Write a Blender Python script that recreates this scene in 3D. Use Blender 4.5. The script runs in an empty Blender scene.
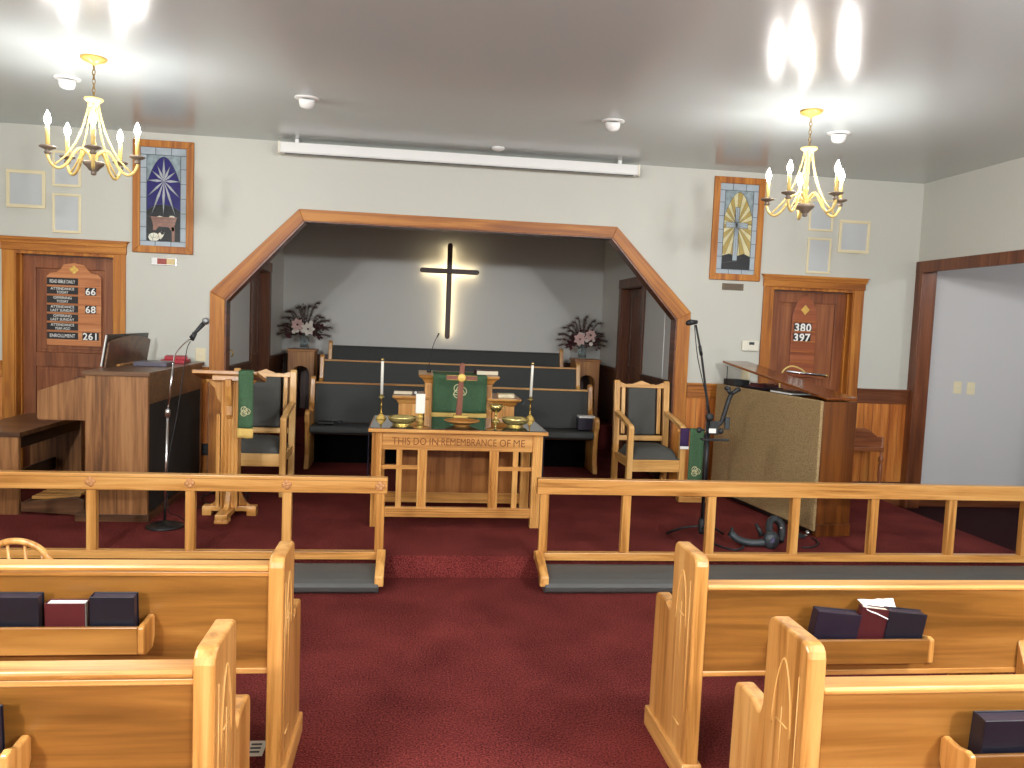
import bpy, bmesh, math, random
from mathutils import Vector, Matrix
random.seed(7)
PI=math.pi
sc=bpy.context.scene
COL=sc.collection

# ------------------------------------------------------------------ materials
def lin(c):
    out=[]
    for v in c:
        v=v/255.0
        out.append(v/12.92 if v<=0.04045 else ((v+0.055)/1.055)**2.4)
    return (out[0],out[1],out[2],1.0)
def newmat(name):
    m=bpy.data.materials.new(name); m.use_nodes=True
    nt=m.node_tree; b=nt.nodes['Principled BSDF']
    return m,nt,b
def plain(name,c,rough=0.5,metal=0.0,spec=0.5,bump=0,bscale=200,coat=0,emit=None,es=0,var=0.0):
    m,nt,b=newmat(name)
    b.inputs['Base Color'].default_value=lin(c); b.inputs['Roughness'].default_value=rough
    b.inputs['Metallic'].default_value=metal; b.inputs['Specular IOR Level'].default_value=spec
    b.inputs['Coat Weight'].default_value=coat
    if emit: b.inputs['Emission Color'].default_value=lin(emit); b.inputs['Emission Strength'].default_value=es
    tc=nt.nodes.new('ShaderNodeTexCoord'); n=nt.nodes.new('ShaderNodeTexNoise')
    n.inputs['Scale'].default_value=bscale; n.inputs['Detail'].default_value=3
    nt.links.new(tc.outputs['Object'],n.inputs['Vector'])
    if bump:
        bp=nt.nodes.new('ShaderNodeBump'); bp.inputs['Strength'].default_value=bump; bp.inputs['Distance'].default_value=0.004
        nt.links.new(n.outputs['Fac'],bp.inputs['Height']); nt.links.new(bp.outputs['Normal'],b.inputs['Normal'])
    if var:
        mx=nt.nodes.new('ShaderNodeMix'); mx.data_type='RGBA'
        a=[v*(1-var) for v in c]; d=[min(255,v*(1+var)) for v in c]
        mx.inputs[6].default_value=lin(a); mx.inputs[7].default_value=lin(d)
        nt.links.new(n.outputs['Fac'],mx.inputs[0]); nt.links.new(mx.outputs[2],b.inputs['Base Color'])
    return m
def wood(name,c1,c2,c3,axis='Z',rough=0.35,coat=0.15,scale=1.0,knots=False,spec=0.5):
    """grain runs along axis; c1 dark .. c3 light"""
    m,nt,b=newmat(name)
    L=nt.links
    tc=nt.nodes.new('ShaderNodeTexCoord'); oi=nt.nodes.new('ShaderNodeObjectInfo')
    add=nt.nodes.new('ShaderNodeVectorMath'); add.operation='ADD'
    mul=nt.nodes.new('ShaderNodeVectorMath'); mul.operation='SCALE'; mul.inputs['Scale'].default_value=13.7
    comb=nt.nodes.new('ShaderNodeCombineXYZ')
    for i in range(3): L.new(oi.outputs['Random'],comb.inputs[i])
    L.new(comb.outputs[0],mul.inputs[0]); L.new(tc.outputs['Object'],add.inputs[0]); L.new(mul.outputs[0],add.inputs[1])
    mp=nt.nodes.new('ShaderNodeMapping')
    s=[26*scale]*3; s['XYZ'.index(axis)]=1.3*scale
    mp.inputs['Scale'].default_value=s; L.new(add.outputs[0],mp.inputs['Vector'])
    n=nt.nodes.new('ShaderNodeTexNoise'); n.inputs['Scale'].default_value=1.0; n.inputs['Detail'].default_value=6; n.inputs['Roughness'].default_value=0.6
    n.inputs['Distortion'].default_value=0.6
    L.new(mp.outputs[0],n.inputs['Vector'])
    mp2=nt.nodes.new('ShaderNodeMapping'); s2=[6*scale]*3; s2['XYZ'.index(axis)]=0.5*scale
    mp2.inputs['Scale'].default_value=s2; L.new(add.outputs[0],mp2.inputs['Vector'])
    n2=nt.nodes.new('ShaderNodeTexNoise'); n2.inputs['Scale'].default_value=1.0; n2.inputs['Detail'].default_value=2
    L.new(mp2.outputs[0],n2.inputs['Vector'])
    mxf=nt.nodes.new('ShaderNodeMath'); mxf.operation='MULTIPLY_ADD'; mxf.inputs[1].default_value=0.55
    mh=nt.nodes.new('ShaderNodeMath'); mh.operation='MULTIPLY'; mh.inputs[1].default_value=0.45
    L.new(n2.outputs['Fac'],mh.inputs[0]); L.new(n.outputs['Fac'],mxf.inputs[0]); L.new(mh.outputs[0],mxf.inputs[2])
    r=nt.nodes.new('ShaderNodeValToRGB'); L.new(mxf.outputs[0],r.inputs[0])
    r.color_ramp.elements[0].position=0.39; r.color_ramp.elements[0].color=lin(c1)
    r.color_ramp.elements[1].position=0.61; r.color_ramp.elements[1].color=lin(c3)
    e=r.color_ramp.elements.new(0.49); e.color=lin(c2)
    col=r.outputs[0]
    if knots:
        v=nt.nodes.new('ShaderNodeTexVoronoi'); v.inputs['Scale'].default_value=3.2; L.new(add.outputs[0],v.inputs['Vector'])
        rr=nt.nodes.new('ShaderNodeValToRGB'); rr.color_ramp.elements[0].position=0.03; rr.color_ramp.elements[1].position=0.09
        rr.color_ramp.elements[0].color=(0.25,0.25,0.25,1); rr.color_ramp.elements[1].color=(1,1,1,1)
        L.new(v.outputs['Distance'],rr.inputs[0])
        mx=nt.nodes.new('ShaderNodeMix'); mx.data_type='RGBA'; mx.blend_type='MULTIPLY'; mx.inputs[0].default_value=1
        L.new(col,mx.inputs[6]); L.new(rr.outputs[0],mx.inputs[7]); col=mx.outputs[2]
    L.new(col,b.inputs['Base Color'])
    b.inputs['Roughness'].default_value=rough; b.inputs['Coat Weight'].default_value=coat; b.inputs['Coat Roughness'].default_value=0.25
    b.inputs['Specular IOR Level'].default_value=spec
    bp=nt.nodes.new('ShaderNodeBump'); bp.inputs['Strength'].default_value=0.08; bp.inputs['Distance'].default_value=0.003
    L.new(n.outputs['Fac'],bp.inputs['Height']); L.new(bp.outputs['Normal'],b.inputs['Normal'])
    return m
OAK=dict(c1=(156,102,44),c2=(200,140,72),c3=(222,168,98))
def oak(ax,k=1.0): return wood('honey_oak_'+ax,tuple(v*k for v in OAK['c1']),tuple(v*k for v in OAK['c2']),tuple(v*k for v in OAK['c3']),ax,rough=0.3,coat=0.2)
oakX,oakY,oakZ=oak('X'),oak('Y'),oak('Z')
plyX=wood('pew_back_plywood',(108,68,24),(142,92,38),(176,122,60),'X',rough=0.3,coat=0.2,scale=0.5)
PINE=((136,74,18),(170,102,30),(194,128,46))
pineX,pineZ,pineY=[wood('pine_trim_'+a,*PINE,a,rough=0.5,coat=0.03,knots=False) for a in 'XZY']
pineplank=wood('knotty_pine_plank',(150,78,28),(190,112,48),(212,140,68),'Z',rough=0.35,coat=0.2,knots=True)
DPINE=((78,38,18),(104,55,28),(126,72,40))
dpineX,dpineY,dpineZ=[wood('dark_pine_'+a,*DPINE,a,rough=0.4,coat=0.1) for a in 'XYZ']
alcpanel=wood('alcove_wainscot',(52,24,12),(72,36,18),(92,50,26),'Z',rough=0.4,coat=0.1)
DOOR=((108,56,28),(132,74,40),(152,92,54))
doorZ,doorX=wood('door_wood_Z',*DOOR,'Z',rough=0.4,coat=0.1),wood('door_wood_X',*DOOR,'X',rough=0.4,coat=0.1)
hymnwood=wood('hymn_board_wood',(120,58,30),(146,76,42),(160,90,54),'X',rough=0.4)
boardwood=wood('register_board_wood',(168,98,52),(190,120,70),(206,140,90),'X',rough=0.4)
walZ=wood('walnut_laminate_Z',(92,56,26),(132,86,46),(160,112,68),'Z',rough=0.45,coat=0.05,scale=1.3)
walX=wood('walnut_laminate_X',(70,44,26),(92,60,38),(114,80,52),'X',rough=0.35,coat=0.1,scale=1.3)
dwal=wood('dark_walnut',(20,14,11),(28,20,16),(36,27,21),'Z',rough=0.4)
organback=plain('organ_back_cloth',(34,30,28),0.9,bump=0.2,bscale=500)
pianoZ=wood('piano_wood_Z',(78,38,10),(102,54,16),(124,72,26),'Z',rough=0.3,coat=0.3,scale=0.7)
pianoY=wood('piano_wood_Y',(100,50,18),(124,66,26),(144,84,38),'Y',rough=0.12,coat=0.7,scale=0.7)
def carpet(name,a,c):
    m,nt,b=newmat(name); L=nt.links
    tc=nt.nodes.new('ShaderNodeTexCoord')
    n=nt.nodes.new('ShaderNodeTexNoise'); n.inputs['Scale'].default_value=120; n.inputs['Detail'].default_value=5
    n2=nt.nodes.new('ShaderNodeTexNoise'); n2.inputs['Scale'].default_value=2.5; n2.inputs['Detail'].default_value=5
    L.new(tc.outputs['Object'],n.inputs['Vector']); L.new(tc.outputs['Object'],n2.inputs['Vector'])
    ma=nt.nodes.new('ShaderNodeMath'); ma.operation='MULTIPLY_ADD'; ma.inputs[1].default_value=0.75
    mb=nt.nodes.new('ShaderNodeMath'); mb.operation='MULTIPLY'; mb.inputs[1].default_value=0.25
    L.new(n2.outputs['Fac'],mb.inputs[0]); L.new(n.outputs['Fac'],ma.inputs[0]); L.new(mb.outputs[0],ma.inputs[2])
    r=nt.nodes.new('ShaderNodeValToRGB'); r.color_ramp.elements[0].position=.38; r.color_ramp.elements[1].position=.62
    r.color_ramp.elements[0].color=lin(a); r.color_ramp.elements[1].color=lin(c)
    L.new(ma.outputs[0],r.inputs[0]); L.new(r.outputs[0],b.inputs['Base Color'])
    b.inputs['Roughness'].default_value=0.95; b.inputs['Specular IOR Level'].default_value=0.1
    bp=nt.nodes.new('ShaderNodeBump'); bp.inputs['Strength'].default_value=0.6; bp.inputs['Distance'].default_value=0.006
    L.new(n.outputs['Fac'],bp.inputs['Height']); L.new(bp.outputs['Normal'],b.inputs['Normal'])
    return m
carp=carpet('burgundy_carpet',(60,18,18),(130,56,52))
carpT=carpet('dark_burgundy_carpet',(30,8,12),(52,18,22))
wallm=plain('wall_paint',(197,197,188),0.55,bump=0.05,bscale=60,var=0.012)
wallT=plain('transept_wall_paint',(196,194,194),0.6,bump=0.05,bscale=60)
alcm=plain('alcove_paint',(212,211,208),0.6,bump=0.05,bscale=60)
ceilm=plain('semi_gloss_ceiling_paint',(200,209,211),0.21,spec=0.5,bump=0.03,bscale=9)
ledm=plain('cream_bead',(226,214,178),0.5)
grille=plain('grille_cloth',(192,196,198),0.7,bump=0.3,bscale=700,var=0.02)
whitem=plain('white_metal',(232,232,230),0.4)
offw=plain('off_white_plastic',(226,222,206),0.45)
blackm=plain('black_metal',(20,20,22),0.45)
blackp=plain('black_plastic',(28,29,31),0.55)
greyp=plain('dark_grey_plastic',(48,54,58),0.45)
greycloth=plain('charcoal_upholstery',(82,82,79),0.85,spec=0.2,bump=0.35,bscale=520,var=0.08)
choirc=plain('choir_pew_upholstery',(74,75,74),0.9,spec=0.15,bump=0.35,bscale=520,var=0.08)
vinyl=plain('grey_vinyl_pad',(78,77,75),0.5,spec=0.4,bump=0.1,bscale=300)
chrome=plain('chrome',(210,210,212),0.18,metal=1)
brass=plain('polished_brass',(214,190,120),0.2,metal=.9)
brassd=plain('aged_brass',(150,120,60),0.3,metal=1)
bowlm=plain('pale_brass_bowl',(240,216,140),0.22,metal=.8)
cream=plain('cream_enamel',(214,186,112),0.45)
greyen=plain('grey_brown_enamel',(118,104,90),0.5)
gold=plain('gold_leaf',(222,184,96),0.4,metal=0.3)
goldcloth=plain('gold_brocade',(214,178,98),0.7,bump=0.4,bscale=260,var=0.1)
greencl=plain('green_brocade',(60,90,62),0.7,spec=0.3,bump=0.3,bscale=60,var=0.22)
wht=plain('white_paint_mark',(240,240,236),0.5)
cromark=plain('cream_embroidery',(222,214,170),0.7)
purple=plain('purple_cloth',(52,26,74),0.8)
navy=plain('navy_cloth',(28,26,56),0.8)
waxm=plain('white_wax',(244,242,232),0.45)
paper=plain('white_paper',(238,237,232),0.7)
pages=plain('page_edges',(226,216,190),0.8,bump=0.3,bscale=400)
undershade=plain('under_pew_shade_black',(9,8,8),0.95,spec=0.05)  # near-black colour standing in for the shade beneath the choir pews
bookblk=plain('navy_book_cloth',(19,18,30),0.4,spec=0.5)
bookpur=plain('dark_purple_book_cloth',(29,23,40),0.35)
bookred=plain('dark_red_book_cloth',(74,5,11),0.55)
bookmar=plain('maroon_book_cloth',(70,18,24),0.45)
bookr2=plain('bright_red_book_cloth',(168,24,44),0.5)
bookgry=plain('grey_binder_vinyl',(82,78,92),0.35)
plaqueblk=plain('black_plaque',(30,27,30),0.5)
bronze=plain('bronze_plaque',(110,96,80),0.4,metal=0.5)
carvedark=plain('engraved_lettering',(122,72,34),0.8)
carvelite=plain('routed_groove',(150,94,40),0.6)
crossw=wood('cross_dark_wood',(44,20,14),(58,28,20),(70,36,26),'Z',rough=0.5)
glassy=plain('table_glass_top',(44,46,44),0.04,spec=0.9,coat=1.0)
fabric=None
def tweed():
    m,nt,b=newmat('beige_tweed'); L=nt.links
    tc=nt.nodes.new('ShaderNodeTexCoord'); mp=nt.nodes.new('ShaderNodeMapping'); mp.inputs['Scale'].default_value=(1,1,0.45)
    n=nt.nodes.new('ShaderNodeTexNoise'); n.inputs['Scale'].default_value=330; n.inputs['Detail'].default_value=2
    L.new(tc.outputs['Object'],mp.inputs[0]); L.new(mp.outputs[0],n.inputs['Vector'])
    r=nt.nodes.new('ShaderNodeValToRGB'); r.color_ramp.elements[0].position=.36; r.color_ramp.elements[1].position=.64
    r.color_ramp.elements[0].color=lin((112,92,62)); r.color_ramp.elements[1].color=lin((196,168,124))
    L.new(n.outputs['Fac'],r.inputs[0]); L.new(r.outputs[0],b.inputs['Base Color'])
    b.inputs['Roughness'].default_value=0.95; b.inputs['Specular IOR Level'].default_value=0.1
    return m
fabric=tweed()
def emis(name,c,s):
    m,nt,b=newmat(name)
    b.inputs['Base Color'].default_value=lin(c); b.inputs['Emission Color'].default_value=lin(c); b.inputs['Emission Strength'].default_value=s
    return m
BULB=310.0
bulbm=emis('bulb_glow',(255,252,246),BULB)
stripm=emis('led_strip_glow',(255,234,184),22.0)
vaseglass,_nt,_b=newmat('clear_vase_glass')
_b.inputs['Base Color'].default_value=(0.75,0.85,0.85,1); _b.inputs['Roughness'].default_value=0.05; _b.inputs['Transmission Weight'].default_value=0.85; _b.inputs['IOR'].default_value=1.3

# ------------------------------------------------------------------ mesh builder
class MB:
    def __init__(s): s.v=[]; s.f=[]; s.mi=[]; s.sm=[]; s.k=0
    def add(s,vs,fs,smooth=False,k=None,M=None):
        n=len(s.v); kk=s.k if k is None else k
        for p in vs:
            p=Vector(p)
            if M is not None: p=M@p
            s.v.append(p)
        for f in fs: s.f.append([i+n for i in f]); s.mi.append(kk); s.sm.append(smooth)
        return s
    def box(s,x0,x1,y0,y1,z0,z1,M=None,k=None):
        if x0>x1: x0,x1=x1,x0
        if y0>y1: y0,y1=y1,y0
        if z0>z1: z0,z1=z1,z0
        vs=[(x0,y0,z0),(x1,y0,z0),(x1,y1,z0),(x0,y1,z0),(x0,y0,z1),(x1,y0,z1),(x1,y1,z1),(x0,y1,z1)]
        return s.add(vs,[(0,3,2,1),(4,5,6,7),(0,1,5,4),(1,2,6,5),(2,3,7,6),(3,0,4,7)],False,k,M)
    def prism(s,pts,axis,lo,hi,M=None,k=None,smooth=False):
        """pts 2d polygon; axis X -> (y,z); Y -> (x,z); Z -> (x,y)"""
        n=len(pts)
        def P(a,b,t):
            return (t,a,b) if axis=='X' else ((a,t,b) if axis=='Y' else (a,b,t))
        vs=[P(a,b,lo) for a,b in pts]+[P(a,b,hi) for a,b in pts]
        fs=[list(range(n))[::-1],list(range(n,2*n))]+[(i,(i+1)%n,(i+1)%n+n,i+n) for i in range(n)]
        return s.add(vs,fs,smooth,k,M)
    def lathe(s,prof,c=(0,0,0),seg=24,M=None,k=None,smooth=True,cap=True):
        vs=[];fs=[];n=len(prof)
        for r,z in prof:
            for i in range(seg):
                a=2*PI*i/seg; vs.append((c[0]+r*math.cos(a),c[1]+r*math.sin(a),c[2]+z))
        for j in range(n-1):
            for i in range(seg):
                a=j*seg+i; b=j*seg+(i+1)%seg; fs.append((a,b,b+seg,a+seg))
        if cap: fs.append(list(range(seg))[::-1]); fs.append([(n-1)*seg+i for i in range(seg)])
        return s.add(vs,fs,smooth,k,M)
    def tube(s,pts,r,seg=8,M=None,k=None,closed=False):
        pts=[Vector(p) for p in pts]; n=len(pts)
        rr=r if isinstance(r,(list,tuple)) else [r]*n
        vs=[];fs=[]; up=None
        for i,p in enumerate(pts):
            if closed: d=(pts[(i+1)%n]-pts[i-1])
            else: d=(pts[min(i+1,n-1)]-pts[max(i-1,0)])
            d.normalize()
            if up is None:
                up=Vector((0,0,1)) if abs(d.z)<0.9 else Vector((1,0,0))
            a=d.cross(up)
            if a.length<1e-4: a=d.cross(Vector((0,1,0)))
            a.normalize(); b=a.cross(d).normalized(); up=b
            for j in range(seg):
                t=2*PI*j/seg; vs.append(p+(a*math.cos(t)+b*math.sin(t))*rr[i])
        m=n if closed else n-1
        for i in range(m):
            for j in range(seg):
                a=i*seg+j; b=i*seg+(j+1)%seg; c=((i+1)%n)*seg
                fs.append((a,b,c+(j+1)%seg,c+j))
        if not closed: fs.append(list(range(seg))[::-1]); fs.append([(n-1)*seg+j for j in range(seg)])
        return s.add(vs,fs,True,k,M)
    def sphere(s,c,r,seg=12,rings=8,sc=(1,1,1),M=None,k=None):
        prof=[]
        for i in range(rings+1):
            a=-PI/2+PI*i/rings; prof.append((max(1e-4,r*math.cos(a)),r*math.sin(a)))
        m=Matrix.Translation(Vector(c))@Matrix.Diagonal((sc[0],sc[1],sc[2],1))
        if M is not None: m=M@m
        return s.lathe(prof,(0,0,0),seg,m,k,True)
    def poly(s,pts3,k=None): return s.add(pts3,[list(range(len(pts3)))],False,k)
    def text(s,txt,x,z,y,h,k=None,ext=0.0012,width=None,M=None,bold=0.0):
        """text standing in the XZ plane facing -Y, centred at x,z, cap height h"""
        cu=bpy.data.curves.new('t','FONT'); cu.body=txt; cu.align_x='CENTER'; cu.align_y='CENTER'; cu.size=h/0.70
        cu.extrude=ext; cu.offset=bold; cu.resolution_u=3
        o=bpy.data.objects.new('t',cu); COL.objects.link(o)
        dg=bpy.context.evaluated_depsgraph_get(); me=bpy.data.meshes.new_from_object(o.evaluated_get(dg))
        xs=[v.co.x for v in me.vertices]; ys=[v.co.y for v in me.vertices]
        w=max(xs)-min(xs); cx=(max(xs)+min(xs))/2; cy=(max(ys)+min(ys))/2; sx=1.0 if width is None else width/w
        T=[Vector((x+(v.co.x-cx)*sx,y-v.co.z,z+(v.co.y-cy))) for v in me.vertices]
        s.add(T,[tuple(p.vertices) for p in me.polygons],False,k,M)
        bpy.data.objects.remove(o); bpy.data.curves.remove(cu); bpy.data.meshes.remove(me)
        return s
    def build(s,name,mats,parent=None,bevel=0,loc=None,seg=2,auto=True):
        if not isinstance(mats,(list,tuple)): mats=[mats]
        org=Vector((0,0,0))
        if parent is not None: org=Vector(parent.get('_org',(0,0,0)))
        elif loc is not None: org=Vector(loc)
        me=bpy.data.meshes.new(name); me.from_pydata([tuple(p-org) for p in s.v],[],s.f)
        for m in mats: me.materials.append(m)
        for p,k,sm in zip(me.polygons,s.mi,s.sm): p.material_index=k; p.use_smooth=sm
        bm=bmesh.new(); bm.from_mesh(me); bmesh.ops.recalc_face_normals(bm,faces=bm.faces) if auto else None
        bm.to_mesh(me); bm.free(); me.update()
        o=bpy.data.objects.new(name,me); COL.objects.link(o)
        if parent is not None: o.parent=parent; o['_org']=tuple(org)
        elif loc is not None: o.location=org; o['_org']=tuple(org)
        if bevel:
            bv=o.modifiers.new('bevel','BEVEL'); bv.width=bevel; bv.segments=seg; bv.limit_method='ANGLE'; bv.angle_limit=math.radians(40)
        return o
def tag(o,label,cat,group=None):
    o['label']=label; o['category']=cat
    if group: o['group']=group
    return o
def thing(name,label,cat,loc,group=None,world=True,rotz=0):
    o=bpy.data.objects.new(name,None); COL.objects.link(o); o.location=loc; o.rotation_euler=(0,0,rotz)
    o.empty_display_size=0.1
    o['_org']=tuple(loc) if world else (0.0,0.0,0.0)
    return tag(o,label,cat,group)
def struct(o): o['kind']='structure'; return o
def copy_tree(o,parent=None):
    c=o.copy(); COL.objects.link(c); c.parent=parent
    for ch in list(o.children): copy_tree(ch,c)
    return c
def clab(o,l): o['label']=l; return o
def B(*a,**k): return MB().box(*a,**k)

NF=-0.15      # nave floor, platform top is 0
CZ=3.119      # ceiling
RX=4.607
# ------------------------------------------------------------------ room shell
struct(B(-RX,9.0,-13.0,-2.357,NF-.1,NF).build('floor',carp))
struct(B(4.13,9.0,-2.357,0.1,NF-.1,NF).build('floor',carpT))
# raised platform
m=MB(); m.box(-RX,4.13,-2.357,0.0,NF-.1,0); m.box(-2.147,2.147,0.0,3.29,NF-.1,0)
struct(m.build('platform',carp))
m=MB(); m.prism([(1.45,0.001),(3.29,0.001),(3.29,.32),(2.35,.32),(2.35,.18),(1.45,.18)],'X',-1.62,1.68)
m.box(-2.147,-1.62,2.35,3.29,0.001,.32); m.box(1.68,2.147,2.35,3.29,0.001,.32)
struct(m.build('choir_riser',carp))
struct(B(-RX,9.0,-13.0,0.12,CZ,CZ+.1).build('ceiling',ceilm))
struct(B(-2.3,2.3,0.12,3.4,2.9,3.0).build('ceiling',plain('alcove_ceiling_bounce_cut',(70,68,66),.8)))  # out of view; coloured dark to cut bounce light in the alcove
# front wall with arch opening and two door openings
ox,oz1=2.20,1.70   # wall opening is hidden beneath the trim
cx_,oz2=1.465,2.47
dx0,dx1,dzh=3.07,3.957,2.05
m=MB()
def wp(pts): m.prism(pts,'Y',0,0.12)
wp([(-RX,NF),(-dx1,NF),(-dx1,CZ),(-RX,CZ)]); wp([(-dx1,dzh),(-dx0,dzh),(-dx0,CZ),(-dx1,CZ)])
wp([(-dx0,NF),(-ox,NF),(-ox,oz1),(-cx_,oz2),(-cx_,CZ),(-dx0,CZ)])
wp([(-cx_,oz2),(cx_,oz2),(cx_,CZ),(-cx_,CZ)])
wp([(ox,NF),(dx0,NF),(dx0,CZ),(cx_,CZ),(cx_,oz2),(ox,oz1)])
wp([(dx0,dzh),(dx1,dzh),(dx1,CZ),(dx0,CZ)]); wp([(dx1,NF),(4.76,NF),(4.76,CZ),(dx1,CZ)])
struct(m.build('wall_front',wallm))
# alcove walls
struct(B(-2.3,2.3,3.29,3.4,NF,2.9).build('wall_alcove_back',alcm))
for s,nm in ((-1,'wall_alcove_left'),(1,'wall_alcove_right')):
    m=MB(); a,b=s*2.147,s*2.27
    m.box(a,b,0.12,1.27,NF,2.9); m.box(a,b,2.2,3.4,NF,2.9); m.box(a,b,1.27,2.2,2.06,2.9)
    struct(m.build(nm,alcm))
# right wall: short return, header over the wide opening, long wall nearer the camera
m=MB(); m.box(RX,RX+.13,-.10,-.0,NF,CZ); m.box(RX,RX+.155,-3.6,-.10,2.27,CZ); m.box(RX,RX+.155,-13,-3.6,NF,CZ)
struct(m.build('wall_right',wallm))
struct(B(-RX-.12,-RX,-13,0.12,NF,CZ).build('wall_left',wallm))
struct(B(-RX-.12,9.1,-13.12,-13,NF,CZ).build('wall_back',wallm))
struct(B(4.76,9.0,0.0,0.12,NF,CZ).build('wall_transept',wallT))
struct(B(9.0,9.12,-13,0.12,NF,CZ).build('wall_transept_side',wallT))
struct(B(4.762,9.0,-3.75,-3.6,NF,CZ).build('wall_transept_near',wallT))
struct(B(4.77,8.99,-.02,-.001,NF+.001,NF+.085).build('baseboard_transept',dpineX,bevel=.003))

# arch casing: front trim face plus brown reveal
def arch_ring(hw,cw,z1,z2,t):
    return [(-hw,NF if False else 0.001),(-hw,z1),(-cw,z2),(cw,z2),(hw,z1),(hw,0.001)]
outer=arch_ring(2.26,1.485,1.738,2.521,0); inner=arch_ring(2.13,1.444,1.667,2.418,0)
for i in range(5):
    q=[outer[i],outer[i+1],inner[i+1],inner[i]]
    m=MB(); m.prism(q,'Y',-.022,0.0); o=m.build('trim_1',pineX,bevel=.004)
    ang=math.atan2(outer[i+1][1]-outer[i][1],outer[i+1][0]-outer[i][0]); Ra=Matrix.Rotation(-ang,4,'Y')
    o.data.transform(Ra.inverted()); o.matrix_world=Ra; struct(o)
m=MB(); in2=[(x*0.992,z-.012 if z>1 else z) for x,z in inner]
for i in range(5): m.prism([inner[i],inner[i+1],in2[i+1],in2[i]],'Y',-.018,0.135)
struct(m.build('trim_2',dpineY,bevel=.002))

# door casings and recessed doors
def casing(x0,x1,nm):
    m=MB()
    m.box(x0-.005,x0+.095,-.022,0,0.001,2.028); m.box(x1-.095,x1+.005,-.022,0,0.001,2.028)
    struct(m.build(nm,pineZ,bevel=.003)); m=MB()
    m.box(x0-.012,x1+.012,-.03,0,2.028,2.118)
    m.prism([(x0-.012,2.118),(x1+.012,2.118),(x1+.04,2.146),(x0-.04,2.146)],'Y',-.05,0)
    m.prism([(x0-.012,2.09),(x1+.012,2.09),(x1+.03,2.125),(x0-.03,2.125)],'Y',-.042,-.028)
    struct(m.build(nm,pineX,bevel=.003))
    m=MB(); m.box(x0+.085,x0+.105,-.01,.13,0.001,2.03); m.box(x1-.105,x1-.085,-.01,.13,0.001,2.03); m.box(x0+.1,x1-.1,-.01,.13,2.0,2.03)
    m.box(x0+.105,x0+.118,.07,.13,0.001,2.0); m.box(x1-.118,x1-.105,.07,.13,0.001,2.0)
    struct(m.build(nm,pineZ,bevel=.002))
casing(-4.02,-2.995,'trim_3'); casing(2.995,4.035,'trim_4')
def door(nm,x0,x1):
    m=MB(); y0,y1=.105,.145
    st=.115
    zs=[.02,.24,1.02,1.14,1.90,1.995]
    m.box(x0,x0+st,y0,y1,.02,1.995); m.box(x1-st,x1,y0,y1,.02,1.995)
    for a,b in ((.02,.24),(1.0,1.13),(1.885,1.995)): m.box(x0+st,x1-st,y0,y1,a,b)
    d=m.build(nm,doorZ,bevel=.003); struct(d)
    for a,b in ((.24,1.0),(1.13,1.885)):
        p=MB(); p.box(x0+st,x1-st,y0+.013,y1-.005,a,b); p.box(x0+st+.03,x1-st-.03,y0+.007,y1-.005,a+.03,b-.03)
        p.build('panel',doorZ,d,bevel=.004)
    return d
d1=door('door_1',-3.915,-3.10); d2=door('door_2',3.10,3.93)
struct(B(-3.955,-3.07,.0,.15,-.02,.0195).build('trim_15',dpineX)); struct(B(3.07,3.955,.0,.15,-.02,.0195).build('trim_16',dpineX))
def knob(d,x):
    k=MB(); R=Matrix.Translation((x,.105,.95))@Matrix.Rotation(PI/2,4,'X')
    k.lathe([(.028,0),(.028,.006),(.012,.008),(.01,.035),(.024,.045),(.028,.058),(.02,.07),(.002,.074)],(0,0,0),18,R)
    k.build('knob',brass,d)
knob(d1,-3.16); knob(d2,3.17)

# wainscot on the front wall: planks, cap and rail
def wains(x0,x1,nm,n):
    m=MB(); w=(x1-x0)/n
    for i in range(n): m.box(x0+i*w+.0015,x0+(i+1)*w-.0015,-.012,0,.001,.90)
    struct(m.build(nm,pineplank,bevel=.004))
    m=MB(); m.box(x0,x1,-.02,0,.90,.985); m.box(x0,x1,-.026,0,.985,1.03); m.box(x0,x1,-.045,0,1.03,1.05); m.box(x0,x1,-.02,0,.001,.10)
    struct(m.build(nm,dpineX if x0>4 else pineX,bevel=.004))
wains(-2.99,-2.265,'trim_5',7); wains(2.265,2.985,'trim_6',7); wains(4.045,4.60,'trim_7',6); wains(-RX,-4.03,'trim_8',6)
# alcove wainscot (dark, on side and back walls)
def wainY(s,y0,y1,nm,z0=0.001):
    m=MB(); n=max(1,int((y1-y0)/.1)); w=(y1-y0)/n
    for i in range(n): m.box(s*2.147,s*2.136,y0+i*w+.0015,y0+(i+1)*w-.0015,z0,.92)
    m.box(s*2.147,s*2.128,y0,y1,.92,1.02); m.box(s*2.147,s*2.11,y0,y1,1.02,1.055)
    struct(m.build(nm,alcpanel,bevel=.003))
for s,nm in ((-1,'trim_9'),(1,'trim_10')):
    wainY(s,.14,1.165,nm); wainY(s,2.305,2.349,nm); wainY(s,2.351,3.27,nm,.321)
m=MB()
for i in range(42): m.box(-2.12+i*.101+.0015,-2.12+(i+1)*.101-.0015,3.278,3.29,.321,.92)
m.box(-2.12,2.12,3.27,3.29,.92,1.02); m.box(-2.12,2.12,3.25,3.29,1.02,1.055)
struct(m.build('trim_11',alcpanel,bevel=.003))
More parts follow.
